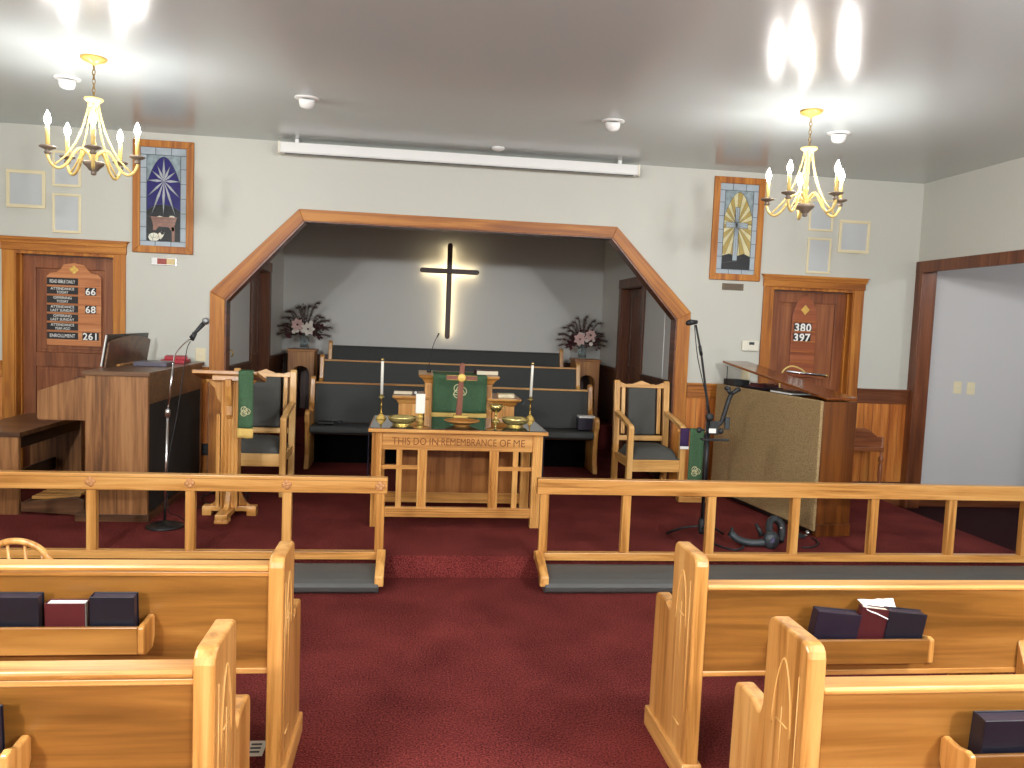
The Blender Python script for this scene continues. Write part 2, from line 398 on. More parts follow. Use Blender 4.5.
# alcove side doors
for s,nm,tn in ((-1,'door_3','trim_12'),(1,'door_4','trim_13')):
    m=MB()
    for a,b in ((1.17,1.28),(2.19,2.30)): m.box(s*2.147,s*2.125,a,b,.001,2.05)
    m.box(s*2.147,s*2.12,1.16,2.31,2.05,2.16)
    m.box(s*2.147,s*2.27,1.27,1.29,.001,2.06); m.box(s*2.147,s*2.27,2.18,2.20,.001,2.06); m.box(s*2.147,s*2.27,1.29,2.18,2.04,2.06)
    struct(m.build(tn,dpineZ,bevel=.003))
    m=MB(); x0,x1=s*2.235,s*2.27
    m.box(x0,x1,1.29,1.40,.02,2.04); m.box(x0,x1,2.07,2.18,.02,2.04)
    for a,b in ((.02,.22),(.98,1.1),(1.94,2.04)): m.box(x0,x1,1.40,2.07,a,b)
    d=m.build(nm,dpineZ,bevel=.003); struct(d)
    for a,b in ((.22,.98),(1.1,1.94)): MB().box(s*2.245,s*2.265,1.40,2.07,a,b).build('panel',dpineZ,d)
    k=MB(); k.tube([(s*2.235,1.36,.98),(s*2.19,1.36,.98),(s*2.18,1.37,.98),(s*2.18,1.47,.98)],.009); k.lathe([(.025,0),(.025,.01)],(0,0,0),16,Matrix.Translation((s*2.235,1.36,.98))@Matrix.Rotation(PI/2,4,'Y'))
    k.build('lever_handle',chrome,d)
# right opening casing
m=MB(); m.box(RX-.022,RX,-.115,-.003,NF+.001,2.23); m.box(RX-.024,RX,-3.72,-.003,2.23,2.342)
m.box(RX,RX+.135,-.117,-.101,NF+.001,2.25); m.box(RX,RX+.16,-3.6,-.117,2.25,2.269); m.box(RX,RX+.16,-3.6,-3.585,NF+.001,2.25); m.box(RX-.022,RX,-3.72,-3.6,NF+.001,2.23)
struct(m.build('trim_14',dpineZ,bevel=.003))

struct(B(4.131,4.606,-.03,-.001,NF+.001,.10).build('baseboard_front',dpineX,bevel=.003))
# ------------------------------------------------------------------ ceiling fixtures
SPOT='eyeball spotlights above the platform'
def spot(x,y,dx,label):
    t=thing('ceiling_spotlight',label,'spotlight',(x,y,CZ),SPOT)
    MB().lathe([(.088,-.001),(.088,-.006),(.07,-.013),(.052,-.013),(.05,-.001)],(x,y,CZ),28).build('trim_ring',whitem,t)
    R=Matrix.Translation((x,y,CZ-.012))@Matrix.Rotation(math.radians(28),4,'X')@Matrix.Rotation(dx,4,'Y')
    MB().lathe([(.054,.01),(.057,-.01),(.055,-.03),(.047,-.052),(.04,-.056),(.036,-.04)],(0,0,0),24,R).build('eyeball',whitem,t)
spot(-2.837,-1.592,.2,'white eyeball ceiling spotlight beside the left chandelier')
spot(-1.228,-1.528,.1,'white eyeball ceiling spotlight above the left shoulder of the arch, between left chandelier and screen')
spot(1.04,-1.51,-.1,'white eyeball ceiling spotlight near the right end of the projection screen housing')
spot(2.787,-1.638,-.2,'white eyeball ceiling spotlight beside the right chandelier')

def bez(P,n=14):
    out=[]
    for i in range(n+1):
        t=i/n; q=[Vector(p) for p in P]
        while len(q)>1: q=[q[j]*(1-t)+q[j+1]*t for j in range(len(q)-1)]
        out.append(q[0])
    return out
def spline(P,n=6):
    """catmull-rom through P"""
    P=[Vector(p) for p in P]; Q=[P[0]*2-P[1]]+P+[P[-1]*2-P[-2]]; out=[]
    for i in range(1,len(Q)-2):
        a,b,c,d=Q[i-1],Q[i],Q[i+1],Q[i+2]
        for j in range(n):
            t=j/n
            out.append(0.5*((2*b)+(c-a)*t+(2*a-5*b+4*c-d)*t*t+(3*b-a-3*c+d)*t**3))
    out.append(P[-1]); return out
def chandelier(label):
    t=thing('chandelier',label,'chandelier',(0,0,CZ),'candle chandeliers',world=False)
    def L(z): return z-CZ
    MB().lathe([(.078,L(3.118)),(.078,L(3.112)),(.066,L(3.10)),(.03,L(3.088)),(.012,L(3.075)),(.004,L(3.07))],(0,0,0),28).build('canopy',gold,t)
    m=MB(); z=3.075
    for i in range(7):
        zc=L(3.058-i*.028); pts=[]
        for k in range(12):
            a=2*PI*k/12
            if i%2: pts.append((.009*math.cos(a),0,zc+.018*math.sin(a)))
            else: pts.append((0,.009*math.cos(a),zc+.018*math.sin(a)))
        m.tube(pts,.0025,6,closed=True)
    m.build('chain',brassd,t)
    m=MB(); m.lathe([(.004,L(2.872)),(.055,L(2.868)),(.057,L(2.86)),(.045,L(2.848)),(.034,L(2.84)),(.032,L(2.82)),(.018,L(2.815)),(.013,L(2.80)),(.012,L(2.60)),(.017,L(2.59)),(.017,L(2.57)),(.011,L(2.56)),(.012,L(2.47)),(.03,L(2.465))],(0,0,0),24)
    m.build('column',cream,t)
    MB().lathe([(.003,L(2.388)),(.014,L(2.392)),(.018,L(2.402)),(.014,L(2.41)),(.028,L(2.42)),(.036,L(2.432)),(.058,L(2.452)),(.064,L(2.466)),(.058,L(2.474)),(.01,L(2.474))],(0,0,0),24).build('bottom_cap',greyen,t)
    for k in range(5):
        a=math.radians(2+72*k); M=Matrix.Rotation(a,4,'Z'); r0=.262
        arm=MB().tube(spline([(.012,0,L(2.475)),(.03,0,L(2.52)),(.075,0,L(2.545)),(.115,0,L(2.51)),(.15,0,L(2.445)),(.195,0,L(2.405)),(.235,0,L(2.415)),(r0,0,L(2.46)),(r0,0,L(2.49))]),.0095,8,M).build('arm',cream,t)
        MB().tube(spline([(.028,0,L(2.835)),(.045,0,L(2.75)),(.085,0,L(2.62)),(.15,0,L(2.50)),(.225,0,L(2.42))]),.006,6,M).build('brace_rod',cream,t)
        MB().lathe([(.008,L(2.475)),(.018,L(2.48)),(.021,L(2.49)),(.012,L(2.498)),(.022,L(2.506)),(.045,L(2.515)),(.049,L(2.523)),(.036,L(2.528)),(.014,L(2.528))],(r0,0,0),20,M).build('drip_cup',greyen,t)
        c=MB().lathe([(.0125,L(2.528)),(.0125,L(2.652)),(.007,L(2.655))],(r0,0,0),14,M).build('candle_sleeve',cream,t)
        MB().lathe([(.008,L(2.655)),(.0175,L(2.672)),(.0195,L(2.688)),(.014,L(2.71)),(.005,L(2.73)),(.001,L(2.74))],(r0,0,0),12,M).build('bulb',bulbm,c)
    return t
ch=chandelier('five-arm cream candle chandelier hanging at the left over the organ')
ch.location=(-2.465,-2.11,CZ)
c2=copy_tree(ch); c2.location=(2.30,-2.15,CZ); clab(c2,'five-arm cream candle chandelier hanging at the right before the cross window')

# projection screen housing
t=thing('projection_screen_housing','long white projection screen housing mounted at the ceiling above the arch','projection screen',(0,-.13,3.03))
MB().prism([(-.17,3.082),(-.085,3.082),(-.085,2.99),(-.16,2.986),(-.172,3.0)],'X',-1.64,1.62).build('housing',whitem,t,bevel=.006)
for a,b in ((-1.658,-1.638),(1.618,1.638)): MB().prism([(-.176,3.086),(-.08,3.086),(-.08,2.985),(-.165,2.98),(-.178,2.995)],'X',a,b).build('end_cap',offw,t,bevel=.003)
MB().box(-1.6,1.58,-.165,-.15,2.980,2.986).build('screen_bar',blackm,t)
for x in (-1.5,1.45): MB().box(x-.015,x+.015,-.14,-.09,3.08,CZ-.001).build('ceiling_bracket',whitem,t)
m=MB(); m.box(-1.655,-.0,0,0,0,0) if False else None
t=thing('smoke_alarm','small round white ceiling disc above the middle of the screen housing','smoke detector',(.28,-.35,CZ))
MB().lathe([(.06,-.001),(.06,-.01),(.05,-.022),(.03,-.03),(.001,-.031)],(.28,-.35,CZ),24).build('cover',whitem,t)

# framed grille panels on the wall
def grp(x0,x1,z0,z1,label,bw=.022):
    t=thing('wall_panel',label,'wall grille',((x0+x1)/2,0,z0),'framed pale wall grilles')
    m=MB()
    for a,b,c,d in ((x0,x1,z0,z0+bw),(x0,x1,z1-bw,z1),(x0,x0+bw,z0+bw,z1-bw),(x1-bw,x1,z0+bw,z1-bw)): m.box(a,b,-.014,-.0,c,d)
    m.build('frame',ledm,t,bevel=.004)
    MB().box(x0+bw,x1-bw,-.006,-.0,z0+bw,z1-bw).build('grille',grille,t)
grp(-3.99,-3.665,2.397,2.725,'square pale framed grille left of the left chandelier',.03)
grp(-3.61,-3.37,2.60,2.91,'pale upright framed grille partly behind the left chandelier')
grp(-3.61,-3.37,2.196,2.54,'pale upright framed grille just above the left door frame')
grp(3.735,4.06,2.393,2.715,'square pale framed grille near the right corner of the front wall',.03)
grp(3.41,3.665,2.59,2.90,'pale upright framed grille partly behind the right chandelier')
grp(3.415,3.665,2.175,2.525,'pale upright framed grille just above the right door frame')

# ------------------------------------------------------------------ stained glass
SG=[plain('pale_blue_glass',(168,180,190),0.15,var=.08,bscale=14),plain('streaky_grey_glass',(132,146,152),0.2,var=.35,bscale=26),
    plain('cobalt_glass',(32,26,104),0.15,var=.1,bscale=20),plain('black_glass',(26,28,34),0.15),plain('star_grey_glass',(170,174,180),0.2,var=.1,bscale=30),
    plain('ochre_glass',(176,154,88),0.2,var=.12,bscale=20),plain('cream_glass',(210,202,158),0.2,var=.1,bscale=20),
    plain('trough_brown_glass',(140,104,92),0.25,var=.25,bscale=30),plain('lamb_white_glass',(226,224,206),0.25),plain('lead_came',(74,78,82),0.4,metal=.6)]
def stained(x0,x1,z0,z1,label,kind):
    t=thing('stained_glass_window',label,'stained glass window',((x0+x1)/2,0,z0),'stained glass windows')
    m=MB(); fw=.062
    O=[(x0,z0),(x1,z0),(x1,z1),(x0,z1)]; I=[(x0+fw,z0+fw),(x1-fw,z0+fw),(x1-fw,z1-fw),(x0+fw,z1-fw)]
    for i in range(4):
        j=(i+1)%4; m.prism([O[i],O[j],I[j],I[i]],'Y',-.028,0)
    m.build('frame',pineZ,t,bevel=.005)
    gx0,gx1,gz0,gz1=I[0][0],I[1][0],I[0][1],I[2][1]
    W=gx1-gx0; H=gz1-gz0
    def P(u,v,l): return (gx0+u*W,-.008-.0005*l,gz1-v*H)
    g=MB()
    def poly(pts,k,l): g.add([P(u,v,l) for u,v in pts],[list(range(len(pts)))],False,k)
    leads=[]
    def ld(a,b,w=.0022): leads.append((a,b,w))
    g.box(gx0,gx1,-.008,-.001,gz0,gz1,k=0)
    poly([(0.14,.075),(.87,.075),(.87,.95),(.14,.95)],1,1)
    # arch outline
    AR=[]
    for i in range(13):
        s_=i/12; AR.append((.5-.355*math.sin(s_*PI/2)**1.0*1.0*(1-(1-s_)**1.6*0.0)-0.0,.085+.27*(1-math.cos(s_*PI/2))**.9))
    AR=[(.505-.36*math.sin(i/12*PI/2),.09+.27*(1-math.cos(i/12*PI/2))) for i in range(13)]
    AR=[(.505-.36*(i/12)**.72,.09+.27*(i/12)**1.35) for i in range(13)]
    left=AR; right=[(1.01-u,v) for u,v in AR]
    if kind=='star':
        body=[(.505,.09)]+left[1:]+[(.145,.95),(.865,.95)]+right[1:][::-1]
        poly(body,3,2)
        body=[(.505,.09)]+left[1:]+[(.145,.64),(.3,.59),(.505,.575),(.71,.59),(.865,.64)]+right[1:][::-1]
        poly(body,2,3)
        for d in range(5): pass
        c=(.505,.335)
        for ang,ln,w in ((90,.245,.03),(0,.36,.03),(180,.36,.03),(57,.26,.028),(123,.26,.028),(28,.30,.026),(152,.30,.026),(-90,.36,.03),(-26,.40,.028),(206,.40,.028),(-58,.50,.028),(238,.50,.028)):
            a=math.radians(ang); dx,dz=math.cos(a),-math.sin(a)
            asp=W/H
            tip=(c[0]+dx*ln,c[1]+dz*ln*(.72 if abs(dz)>.0 else 1)) 
            nx,nz=-dz*w,dx*w*asp
            if ang==-90: tip=(c[0],.70)
            if ang in(-58,238): tip=(c[0]+(.27 if ang==-58 else -.27),.70)
            if ang==90: tip=(c[0],.09)
            if ang in(-26,206): tip=(c[0]+(.35 if ang==-26 else -.35),.50)
            mid=(c[0]+(tip[0]-c[0])*.42,c[1]+(tip[1]-c[1])*.42)
            poly([c,(mid[0]+nx,mid[1]+nz),tip,(mid[0]-nx,mid[1]-nz)],4,4)
            ld((mid[0]+nx,mid[1]+nz),tip,.001); ld((mid[0]-nx,mid[1]-nz),tip,.001)
        poly([(.22,.70),(.80,.70),(.76,.76),(.76,.78),(.27,.78),(.27,.76)],7,6)
        poly([(.28,.78),(.74,.78),(.74,.84),(.68,.84),(.62,.80),(.40,.80),(.34,.84),(.28,.84)],7,6)
        poly([(.68,.80),(.75,.80),(.75,.95),(.69,.95)],7,6)
        for v in (.72,.755): ld((.24,v),(.79,v),.0012)
        poly([(.62,.70),(.65,.685),(.72,.685),(.76,.70)],8,6); poly([(.36,.70),(.42,.69),(.5,.70)],8,6)
        cc=(.30,.91); poly([(cc[0]+.12*math.cos(i*PI/6),cc[1]+.045*math.sin(i*PI/6)) for i in range(12)],8,7)
        poly([(.40,.87),(.46,.85),(.53,.86),(.50,.90),(.44,.93),(.39,.91)],8,7); poly([(.43,.855),(.50,.85),(.53,.87),(.47,.885)],3,8)
        for a,b in (((.22,.89),(.28,.93)),((.30,.87),(.27,.95)),((.28,.91),(.39,.92))): ld(a,b,.001)
        ld((.145,.64),(.3,.59),.0012); ld((.3,.59),(.505,.575),.0012); ld((.505,.575),(.71,.59),.0012); ld((.71,.59),(.865,.64),.0012); ld((.145,.70),(.22,.70),.001); ld((.80,.70),(.865,.70),.001)
    else:
        c=(.475,.45)
        rim=[(.16,.62),(.16,.46)]+left[::-1]+right[1:]+[(.865,.46),(.865,.62),(.865,.79),(.70,.80),(.60,.81)]
        body=[(.505,.09)]+left[1:]+[(.145,.80),(.32,.78),(.505,.80),(.70,.77),(.865,.80)]+right[1:][::-1]
        poly(body,6,2)
        # fan of rays clipped by the arch
        def hit(ang):
            a=math.radians(ang); dx,dz=math.cos(a)*1.0,-math.sin(a)*.62
            t_=0
            while t_<1.2:
                u,v=c[0]+dx*t_,c[1]+dz*t_
                inside= .15<u<.86 and v<.79
                if v<.36:
                    q=max(0,(v-.09)/.27)**(1/1.35); hw=.36*q**.72
                    inside=inside and v>.09 and abs(u-.505)<hw
                if not inside: break
                t_+=.004
            return (c[0]+dx*t_,c[1]+dz*t_)
        N=28
        for i in range(N):
            a0=i*360/N; a1=(i+1)*360/N
            p0,p1,pm=hit(a0),hit(a1),hit((a0+a1)/2)
            if i%2==0: poly([c,p0,pm,p1],5,3)
            ld(c,p0,.0009)
        poly([(.145,.80),(.32,.775),(.505,.80),(.70,.77),(.865,.80),(.865,.95),(.145,.95)],3,4)
        for i in range(6):
            q0=(.145+.72*i/6,.885-.035*math.sin(i/6*PI)+.02*(i/6)); q1=(.145+.72*(i+1)/6,.885-.035*math.sin((i+1)/6*PI)+.02*((i+1)/6)); ld(q0,q1,.0014)
        poly([(.43,.26),(.53,.26),(.53,.85),(.41,.85)],0,6); poly([(.20,.425),(.76,.43),(.76,.49),(.20,.485)],0,7)
        for a,b in (((.43,.26),(.53,.26)),((.43,.26),(.43,.425)),((.53,.26),(.53,.43)),((.42,.485),(.41,.85)),((.53,.49),(.53,.85)),((.41,.85),(.53,.85)),((.20,.425),(.76,.43)),((.20,.485),(.76,.49)),((.20,.425),(.20,.485)),((.76,.43),(.76,.49)),((.145,.43),(.20,.43)),((.145,.48),(.20,.48)),((.76,.44),(.86,.44)),((.76,.48),(.86,.48))): ld(a,b,.0016)
    for i in range(12): ld(left[i],left[i+1],.0016); ld(right[i],right[i+1],.0016)
    for a,b in (((.14,.075),(.87,.075)),((.14,.075),(.14,.95)),((.87,.075),(.87,.95)),((.14,.95),(.87,.95))): ld(a,b)
    for v in (.21,.36,.51,.66,.81): ld((0,v),(.14,v)); ld((.87,v),(1,v))
    for u in (.33,.67): ld((u,0),(u,.075)); ld((u,.95),(u,1))
    ld((0,.075),(.14,.075)); ld((.87,.075),(1,.075)); ld((0,.95),(.14,.95)); ld((.87,.95),(1,.95))
    g.build('glass_pane',SG,t)
    q=MB()
    for (u0,v0),(u1,v1),w in leads:
        a=Vector(P(u0,v0,0)); b=Vector(P(u1,v1,0)); a.y=b.y=-.0135
        if (b-a).length<1e-4: continue
        d=(b-a).normalized(); n=Vector((-d.z,0,d.x))*w; e=Vector((0,-.0015,0))
        vs=[a-n,b-n,b+n,a+n]; vs+= [p+e for p in vs]
        q.add(vs,[(0,1,2,3),(4,7,6,5),(0,4,5,1),(1,5,6,2),(2,6,7,3),(3,7,4,0)])
    q.build('lead_lines',SG[9],t)
stained(-2.932,-2.412,2.06,3.052,'stained glass window with a white star on blue above a manger, left of the arch','star')
stained(2.425,2.94,2.068,3.06,'stained glass window with a pale cross on yellow rays, right of the arch','cross')
# plaques below the windows
t=thing('wall_plaque','small framed plaque with white, red and gold fields under the left stained glass window','plaque',(-2.665,0,1.955))
MB().box(-2.772,-2.558,-.010,-.0,1.955,2.02).build('frame',chrome,t,bevel=.002)
m=MB(); m.box(-2.765,-2.722,-.0115,-.01,1.962,2.014,k=0); m.box(-2.722,-2.64,-.0115,-.01,1.962,2.014,k=1); m.box(-2.64,-2.566,-.0115,-.01,1.962,2.014,k=2)
m.build('picture',[whitem,plain('brick_red_print',(150,70,60),.5,var=.25,bscale=90),plain('gold_print',(214,190,140),.5,var=.1,bscale=90)],t)
t=thing('wall_plaque','small bronze plaque under the right stained glass window','plaque',(2.675,0,1.972))
MB().box(2.566,2.783,-.010,-.0,1.972,2.037).build('plate',bronze,t,bevel=.002)
m=MB()
for i in range(4): m.box(2.585,2.765-.012*(i%2),-.0115,-.010,2.022-i*.013,2.026-i*.013)
m.build('engraved_lines',plain('dark_bronze',(60,52,44),.6),t)
# thermostat, switches
t=thing('thermostat','white rounded thermostat with a small grey display on the wall left of the right door','thermostat',(2.888,0,1.38))
MB().box(2.80,2.975,-.028,-.0,1.38,1.487).build('case',offw,t,bevel=.016,seg=4)
MB().box(2.868,2.922,-.0295,-.027,1.445,1.472).build('display',greyp,t)
def plate(x,z,w,h,label,y=0,n=1,outlet=False):
    t=thing('wall_outlet' if outlet else 'light_switch',label,'outlet' if outlet else 'switch',(x,y,z-h/2))
    MB().box(x-w/2,x+w/2,y-.006,y-.0,z-h/2,z+h/2).build('cover_plate',blackp if outlet else ledm,t,bevel=.002)
    for i in range(n):
        xx=x if n==1 else x+(i-.5)*w*.5
        if outlet:
            for dz in (.02,-.02): MB().box(xx-.012,xx+.012,y-.008,y-.005,z+dz-.012,z+dz+.012).build('socket',greyp,t,bevel=.001)
        else: MB().box(xx-.006,xx+.006,y-.014,y-.005,z-.014,z+.014).build('toggle',offw,t,bevel=.001)
plate(-2.34,1.16,.085,.12,'cream light switch on the wall above the organ, left of the arch post')
plate(2.86,1.13,.085,.12,'cream light switch on the wall behind the piano lid')
plate(5.14,1.09,.085,.125,'left cream switch plate of the pair on the grey side room wall',0)
plate(5.29,1.085,.085,.125,'right cream switch plate of the pair on the grey side room wall',0)
plate(-2.29,.29,.07,.11,'black wall outlet low on the wainscot behind the lectern',-.012,1,True)

# ------------------------------------------------------------------ boards hanging on the doors
def register_board():
    x0,x1,z0,z1=-3.70,-3.235,1.195,1.825; y=.104
    t=thing('register_board','wooden church register board with white attendance numbers hanging on the left door','notice board',((x0+x1)/2,y,z0))
    xc=(x0+x1)/2
    pts=[(x0,z0),(x1,z0),(x1,z1-.01)]
    pts+=[(x1-.03,z1+.02),(x1-.085,z1+.03),(x1-.12,z1+.06),(xc+.09,z1+.10),(xc,z1+.115),(xc-.09,z1+.10),(x0+.12,z1+.06),(x0+.085,z1+.03),(x0+.03,z1+.02),(x0,z1-.01)]
    MB().prism(pts,'Y',y-.016,y).build('back_board',boardwood,t,bevel=.003)
    m=MB(); xm=MB(); em=MB()
    rows=7; zt=z1-.012; h=(zt-(z0+.05))/rows
    S=MB()
    for r in range(rows+1): S.box(x0+.002,x1-.002,y-.022,y-.016,zt-r*h-.006,zt-r*h+.004)
    S.build('slat_rails',boardwood,t,bevel=.0015)
    lab=[('READ BIBLE DAILY',),('ATTENDANCE','TODAY'),('OFFERING','TODAY'),('ATTENDANCE','LAST SUNDAY'),('OFFERING','LAST SUNDAY'),('ATTENDANCE','YEAR AGO'),('ENROLLMENT',)]
    num={1:'66',3:'68',6:'261'}
    for r in range(rows):
        zc=zt-(r+.5)*h-.001; hh=h*.39
        p=MB().box(x0+.004,x0+.268,y-.0195,y-.016,zc-hh,zc+hh).build('name_plaque',plaqueblk,t)
        tx=MB()
        if len(lab[r])==1: tx.text(lab[r][0],x0+.136,zc,y-.0197,.030,width=.215,ext=.0005)
        else:
            w={'ATTENDANCE':.20,'OFFERING':.155,'TODAY':.10,'LAST SUNDAY':.20,'YEAR AGO':.13}
            tx.text(lab[r][0],x0+.136,zc+.0165,y-.0197,.023,width=w[lab[r][0]],ext=.0005)
            tx.text(lab[r][1],x0+.136,zc-.0155,y-.0197,.023,width=w[lab[r][1]],ext=.0005)
        tx.build('lettering',wht,p)
        if r in num:
            n=num[r]; xr=x0+.376
            w=.046*len(n)+.002
            p=MB().box(xr-w/2,xr+w/2,y-.0195,y-.016,zc-.035,zc+.035).build('number_card',plaqueblk,t)
            q=MB()
            for i,chh in enumerate(n): q.text(chh,xr+(i-(len(n)-1)/2)*.046,zc,y-.0197,.060,ext=.0005,bold=.0015)
            q.build('digits',wht,p)
    e=MB(); c=(xc,y-.018,z1+.055)
    for a in range(4):
        t_=a*PI/2; dx,dz=math.cos(t_),math.sin(t_)
        e.sphere((c[0]+dx*.02,c[1],c[2]+dz*.02),.017,10,6,(1,.25,1))
    e.prism([(xc-.04,z1+.055),(xc,z1+.015),(xc+.04,z1+.055),(xc,z1+.095)],'Y',y-.0185,y-.016)
    e.build('gold_emblem',gold,t)
register_board()
def hymn_board():
    x0,x1,z0=3.36,3.62,1.135; y=.112; xc=(x0+x1)/2
    t=thing('hymn_board','pointed-arch wooden hymn board with numbers 380 and 397 hanging on the right door','hymn board',(xc,y,z0))
    pts=[(x0,z0),(x1,z0),(x1,1.74)]
    for i in range(1,9):
        s=i/8; pts.append((x1-(x1-xc)*s**1.5,1.74+.21*math.sin(s*PI/2)))
    for i in range(7,0,-1):
        s=i/8; pts.append((x0+(xc-x0)*s**1.5,1.74+.21*math.sin(s*PI/2)))
    pts.append((x0,1.74))
    MB().prism(pts,'Y',y-.016,y).build('back_board',hymnwood,t,bevel=.004)
    S=MB()
    for i in range(6): S.box(x0+.006,x1-.006,y-.023,y-.016,1.70-i*.102-.004,1.70-i*.102+.005)
    S.build('slat_rails',pineX,t,bevel=.0015)
    for r,n in enumerate(('380','397')):
        zc=1.688-.102*r-.051
        for i,chh in enumerate(n):
            xx=3.475+(i-1)*.062-r*.004
            p=MB().box(xx-.031,xx+.031,y-.0195,y-.016,zc-.044,zc+.044).build('number_card',plaqueblk,t)
            MB().text(chh,xx,zc,y-.0198,.078,ext=.0005,bold=.003).build('digit',wht,p)
    e=MB(); e.prism([(xc-.045,1.815),(xc,1.765),(xc+.045,1.815),(xc,1.865)],'Y',y-.0195,y-.016); e.tube([(xc-.03,y-.02,1.815),(xc+.03,y-.02,1.815)],.004,6); e.tube([(xc,y-.02,1.78),(xc,y-.02,1.85)],.004,6)
    e.build('gold_emblem',gold,t)
hymn_board()

# ------------------------------------------------------------------ wall cross with light behind it
t=thing('wall_cross','dark wooden cross glowing from behind on the alcove back wall','cross',(.02,3.29,1.32))
def rbar(m,x0,x1,z0,z1,y0,y1,n=6):
    hor=(x1-x0)>(z1-z0); r=min(x1-x0,z1-z0)/2; pts=[]
    if hor:
        zc=(z0+z1)/2
        for i in range(n+1): a=-PI/2+PI*i/n; pts.append((x1-r+r*math.cos(a),zc+r*math.sin(a)))
        for i in range(n+1): a=PI/2+PI*i/n; pts.append((x0+r+r*math.cos(a),zc+r*math.sin(a)))
    else:
        xc=(x0+x1)/2
        for i in range(n+1): a=PI*i/n; pts.append((xc+r*math.cos(a),z1-r+r*math.sin(a)))
        for i in range(n+1): a=PI+PI*i/n; pts.append((xc+r*math.cos(a),z0+r+r*math.sin(a)))
    m.prism(pts,'Y',y0,y1)
m=MB(); rbar(m,-.012,.056,1.32,2.60,3.185,3.215); m.build('upright',crossw,t,bevel=.005)
m=MB(); rbar(m,-.372,.422,2.192,2.258,3.18,3.21); m.build('crossbeam',crossw,t,bevel=.005)
m=MB(); m.box(.016,.028,3.22,3.235,1.36,2.56); m.box(-.33,.38,3.22,3.235,2.219,2.231)
m.build('light_strip',stripm,t)
m=MB()
for z in (1.6,2.4): m.box(.01,.034,3.215,3.29,z-.01,z+.01)
m.build('standoff',blackm,t)
# thin white cord hanging in the alcove on the right, and latch on the left
o=MB().tube(spline([(2.10,.29,1.88),(2.098,.285,1.5),(2.10,.28,1.06)]),.0035,6).build('pull_cord',whitem,loc=(2.10,.28,1.06)); tag(o,'thin white pull cord hanging inside the right side of the arch above the chair','cord')
t=thing('wall_hook','small brass hook bracket on the left alcove wall near the arch post','hook',(-2.146,.14,1.10))
MB().box(-2.147,-2.14,.10,.18,1.09,1.24).build('plate',brassd,t,bevel=.002)
MB().tube(spline([(-2.14,.14,1.21),(-2.10,.14,1.20),(-2.085,.14,1.17),(-2.10,.14,1.14)]),.006,8).build('hook',brassd,t)

# ------------------------------------------------------------------ organ
t=thing('organ','walnut-finish electric organ console seen from its end, left of the lectern','organ',(-2.52,-.8,0))
m=MB(); m.box(-2.735,-2.305,-1.55,-1.51,.001,1.065); m.build('end_panel',walZ,t,bevel=.003)
MB().box(-2.735,-2.305,-.11,-.07,.001,1.065).build('end_panel',walZ,t,bevel=.003)
MB().box(-2.345,-2.312,-1.51,-.11,.06,.86).build('back_panel',organback,t)
MB().box(-2.35,-2.307,-1.51,-.11,.86,1.065).build('back_rail',walX,t)
MB().box(-2.735,-2.70,-1.51,-.11,.12,.74).build('knee_panel',dwal,t)
MB().box(-2.75,-2.29,-1.565,-.055,1.065,1.097).build('top',walX,t,bevel=.003)
for y0,y1 in ((-1.548,-1.51),(-.11,-.072)):
    MB().prism([(-3.05,.735),(-2.736,.735),(-2.736,1.04),(-2.76,1.05),(-3.05,.945),(-3.06,.93),(-3.06,.75)],'Y',y0,y1).build('cheek',walZ,t,bevel=.004)
MB().box(-3.03,-2.736,-1.51,-.11,.74,.78).build('key_bed',walX,t)
for i,(xa,z) in enumerate(((-2.98,.80),(-2.88,.86))):
    MB().box(xa-.04,xa+.07,-1.40,-.22,z-.02,z).build('manual',wht,t)
    m=MB()
    for k in range(56):
        if k%7 in (2,6): continue
        yy=-1.39+k*.0207; m.box(xa-.0,xa+.07,yy+.014,yy+.026,z+.0005,z+.010)
    m.build('black_keys',blackp,t)
MB().box(-2.82,-2.74,-1.51,-.11,.86,1.04).build('stop_panel',walX,t)
MB().box(-2.80,-2.29,-1.56,-.06,.001,.055).build('plinth',walX,t,bevel=.003)
# music rack: stands along the organ top, leaning back
Rk=Matrix.Translation((-2.735,-.72,1.099))@Matrix.Rotation(math.radians(9),4,'Y')@Matrix.Rotation(PI/2,4,'Z')
ar=[(.47,.195),(.40,.21),(.2,.232),(0,.238),(-.2,.232),(-.40,.21),(-.47,.195)]
MB().prism([(-.47,.0),(.47,.0)]+ar,'Y',-.008,.008,Rk).build('music_rack',walX,t,bevel=.002)
MB().box(-.25,.20,-.03,-.009,.0,.014,Rk).build('rack_ledge',oakX,t,bevel=.002)
t=thing('music_folder','dark music folder with white page edge standing behind the organ music rack','music folder',(-2.73,-.72,1.11))
MB().box(-.48,.45,.011,.014,.003,.25,Rk).build('cover',dwal,t)
MB().box(-.495,.44,.0145,.022,.005,.246,Rk).build('pages',paper,t)
MB().box(-.48,.45,.0225,.0255,.003,.25,Rk).build('cover',dwal,t)
t=thing('organ_pedalboard','light and dark wooden organ pedalboard under the organ keyboard','pedalboard',(-3.02,-1.0,0))
MB().prism([(-3.24,.03),(-2.80,.005),(-2.80,.12),(-2.86,.14),(-3.24,.10)],'Y',-1.40,-1.36).build('side_rail',walX,t,bevel=.004)
MB().prism([(-3.24,.03),(-2.80,.005),(-2.80,.12),(-2.86,.14),(-3.24,.10)],'Y',-.30,-.26).build('side_rail',walX,t,bevel=.004)
MB().box(-3.24,-3.20,-1.36,-.30,.02,.10).build('front_rail',walX,t,bevel=.003)
for k in range(18):
    y=-1.32+k*.057
    MB().prism([(-3.2,.13),(-2.90,.13),(-2.85,.155),(-2.85,.135),(-2.90,.105),(-3.2,.105)],'Y',y,y+.030).build('pedal',oakX,t,bevel=.003)
t=thing('organ_bench','walnut-finish organ bench at the far left edge','bench',(-3.55,-.8,0))
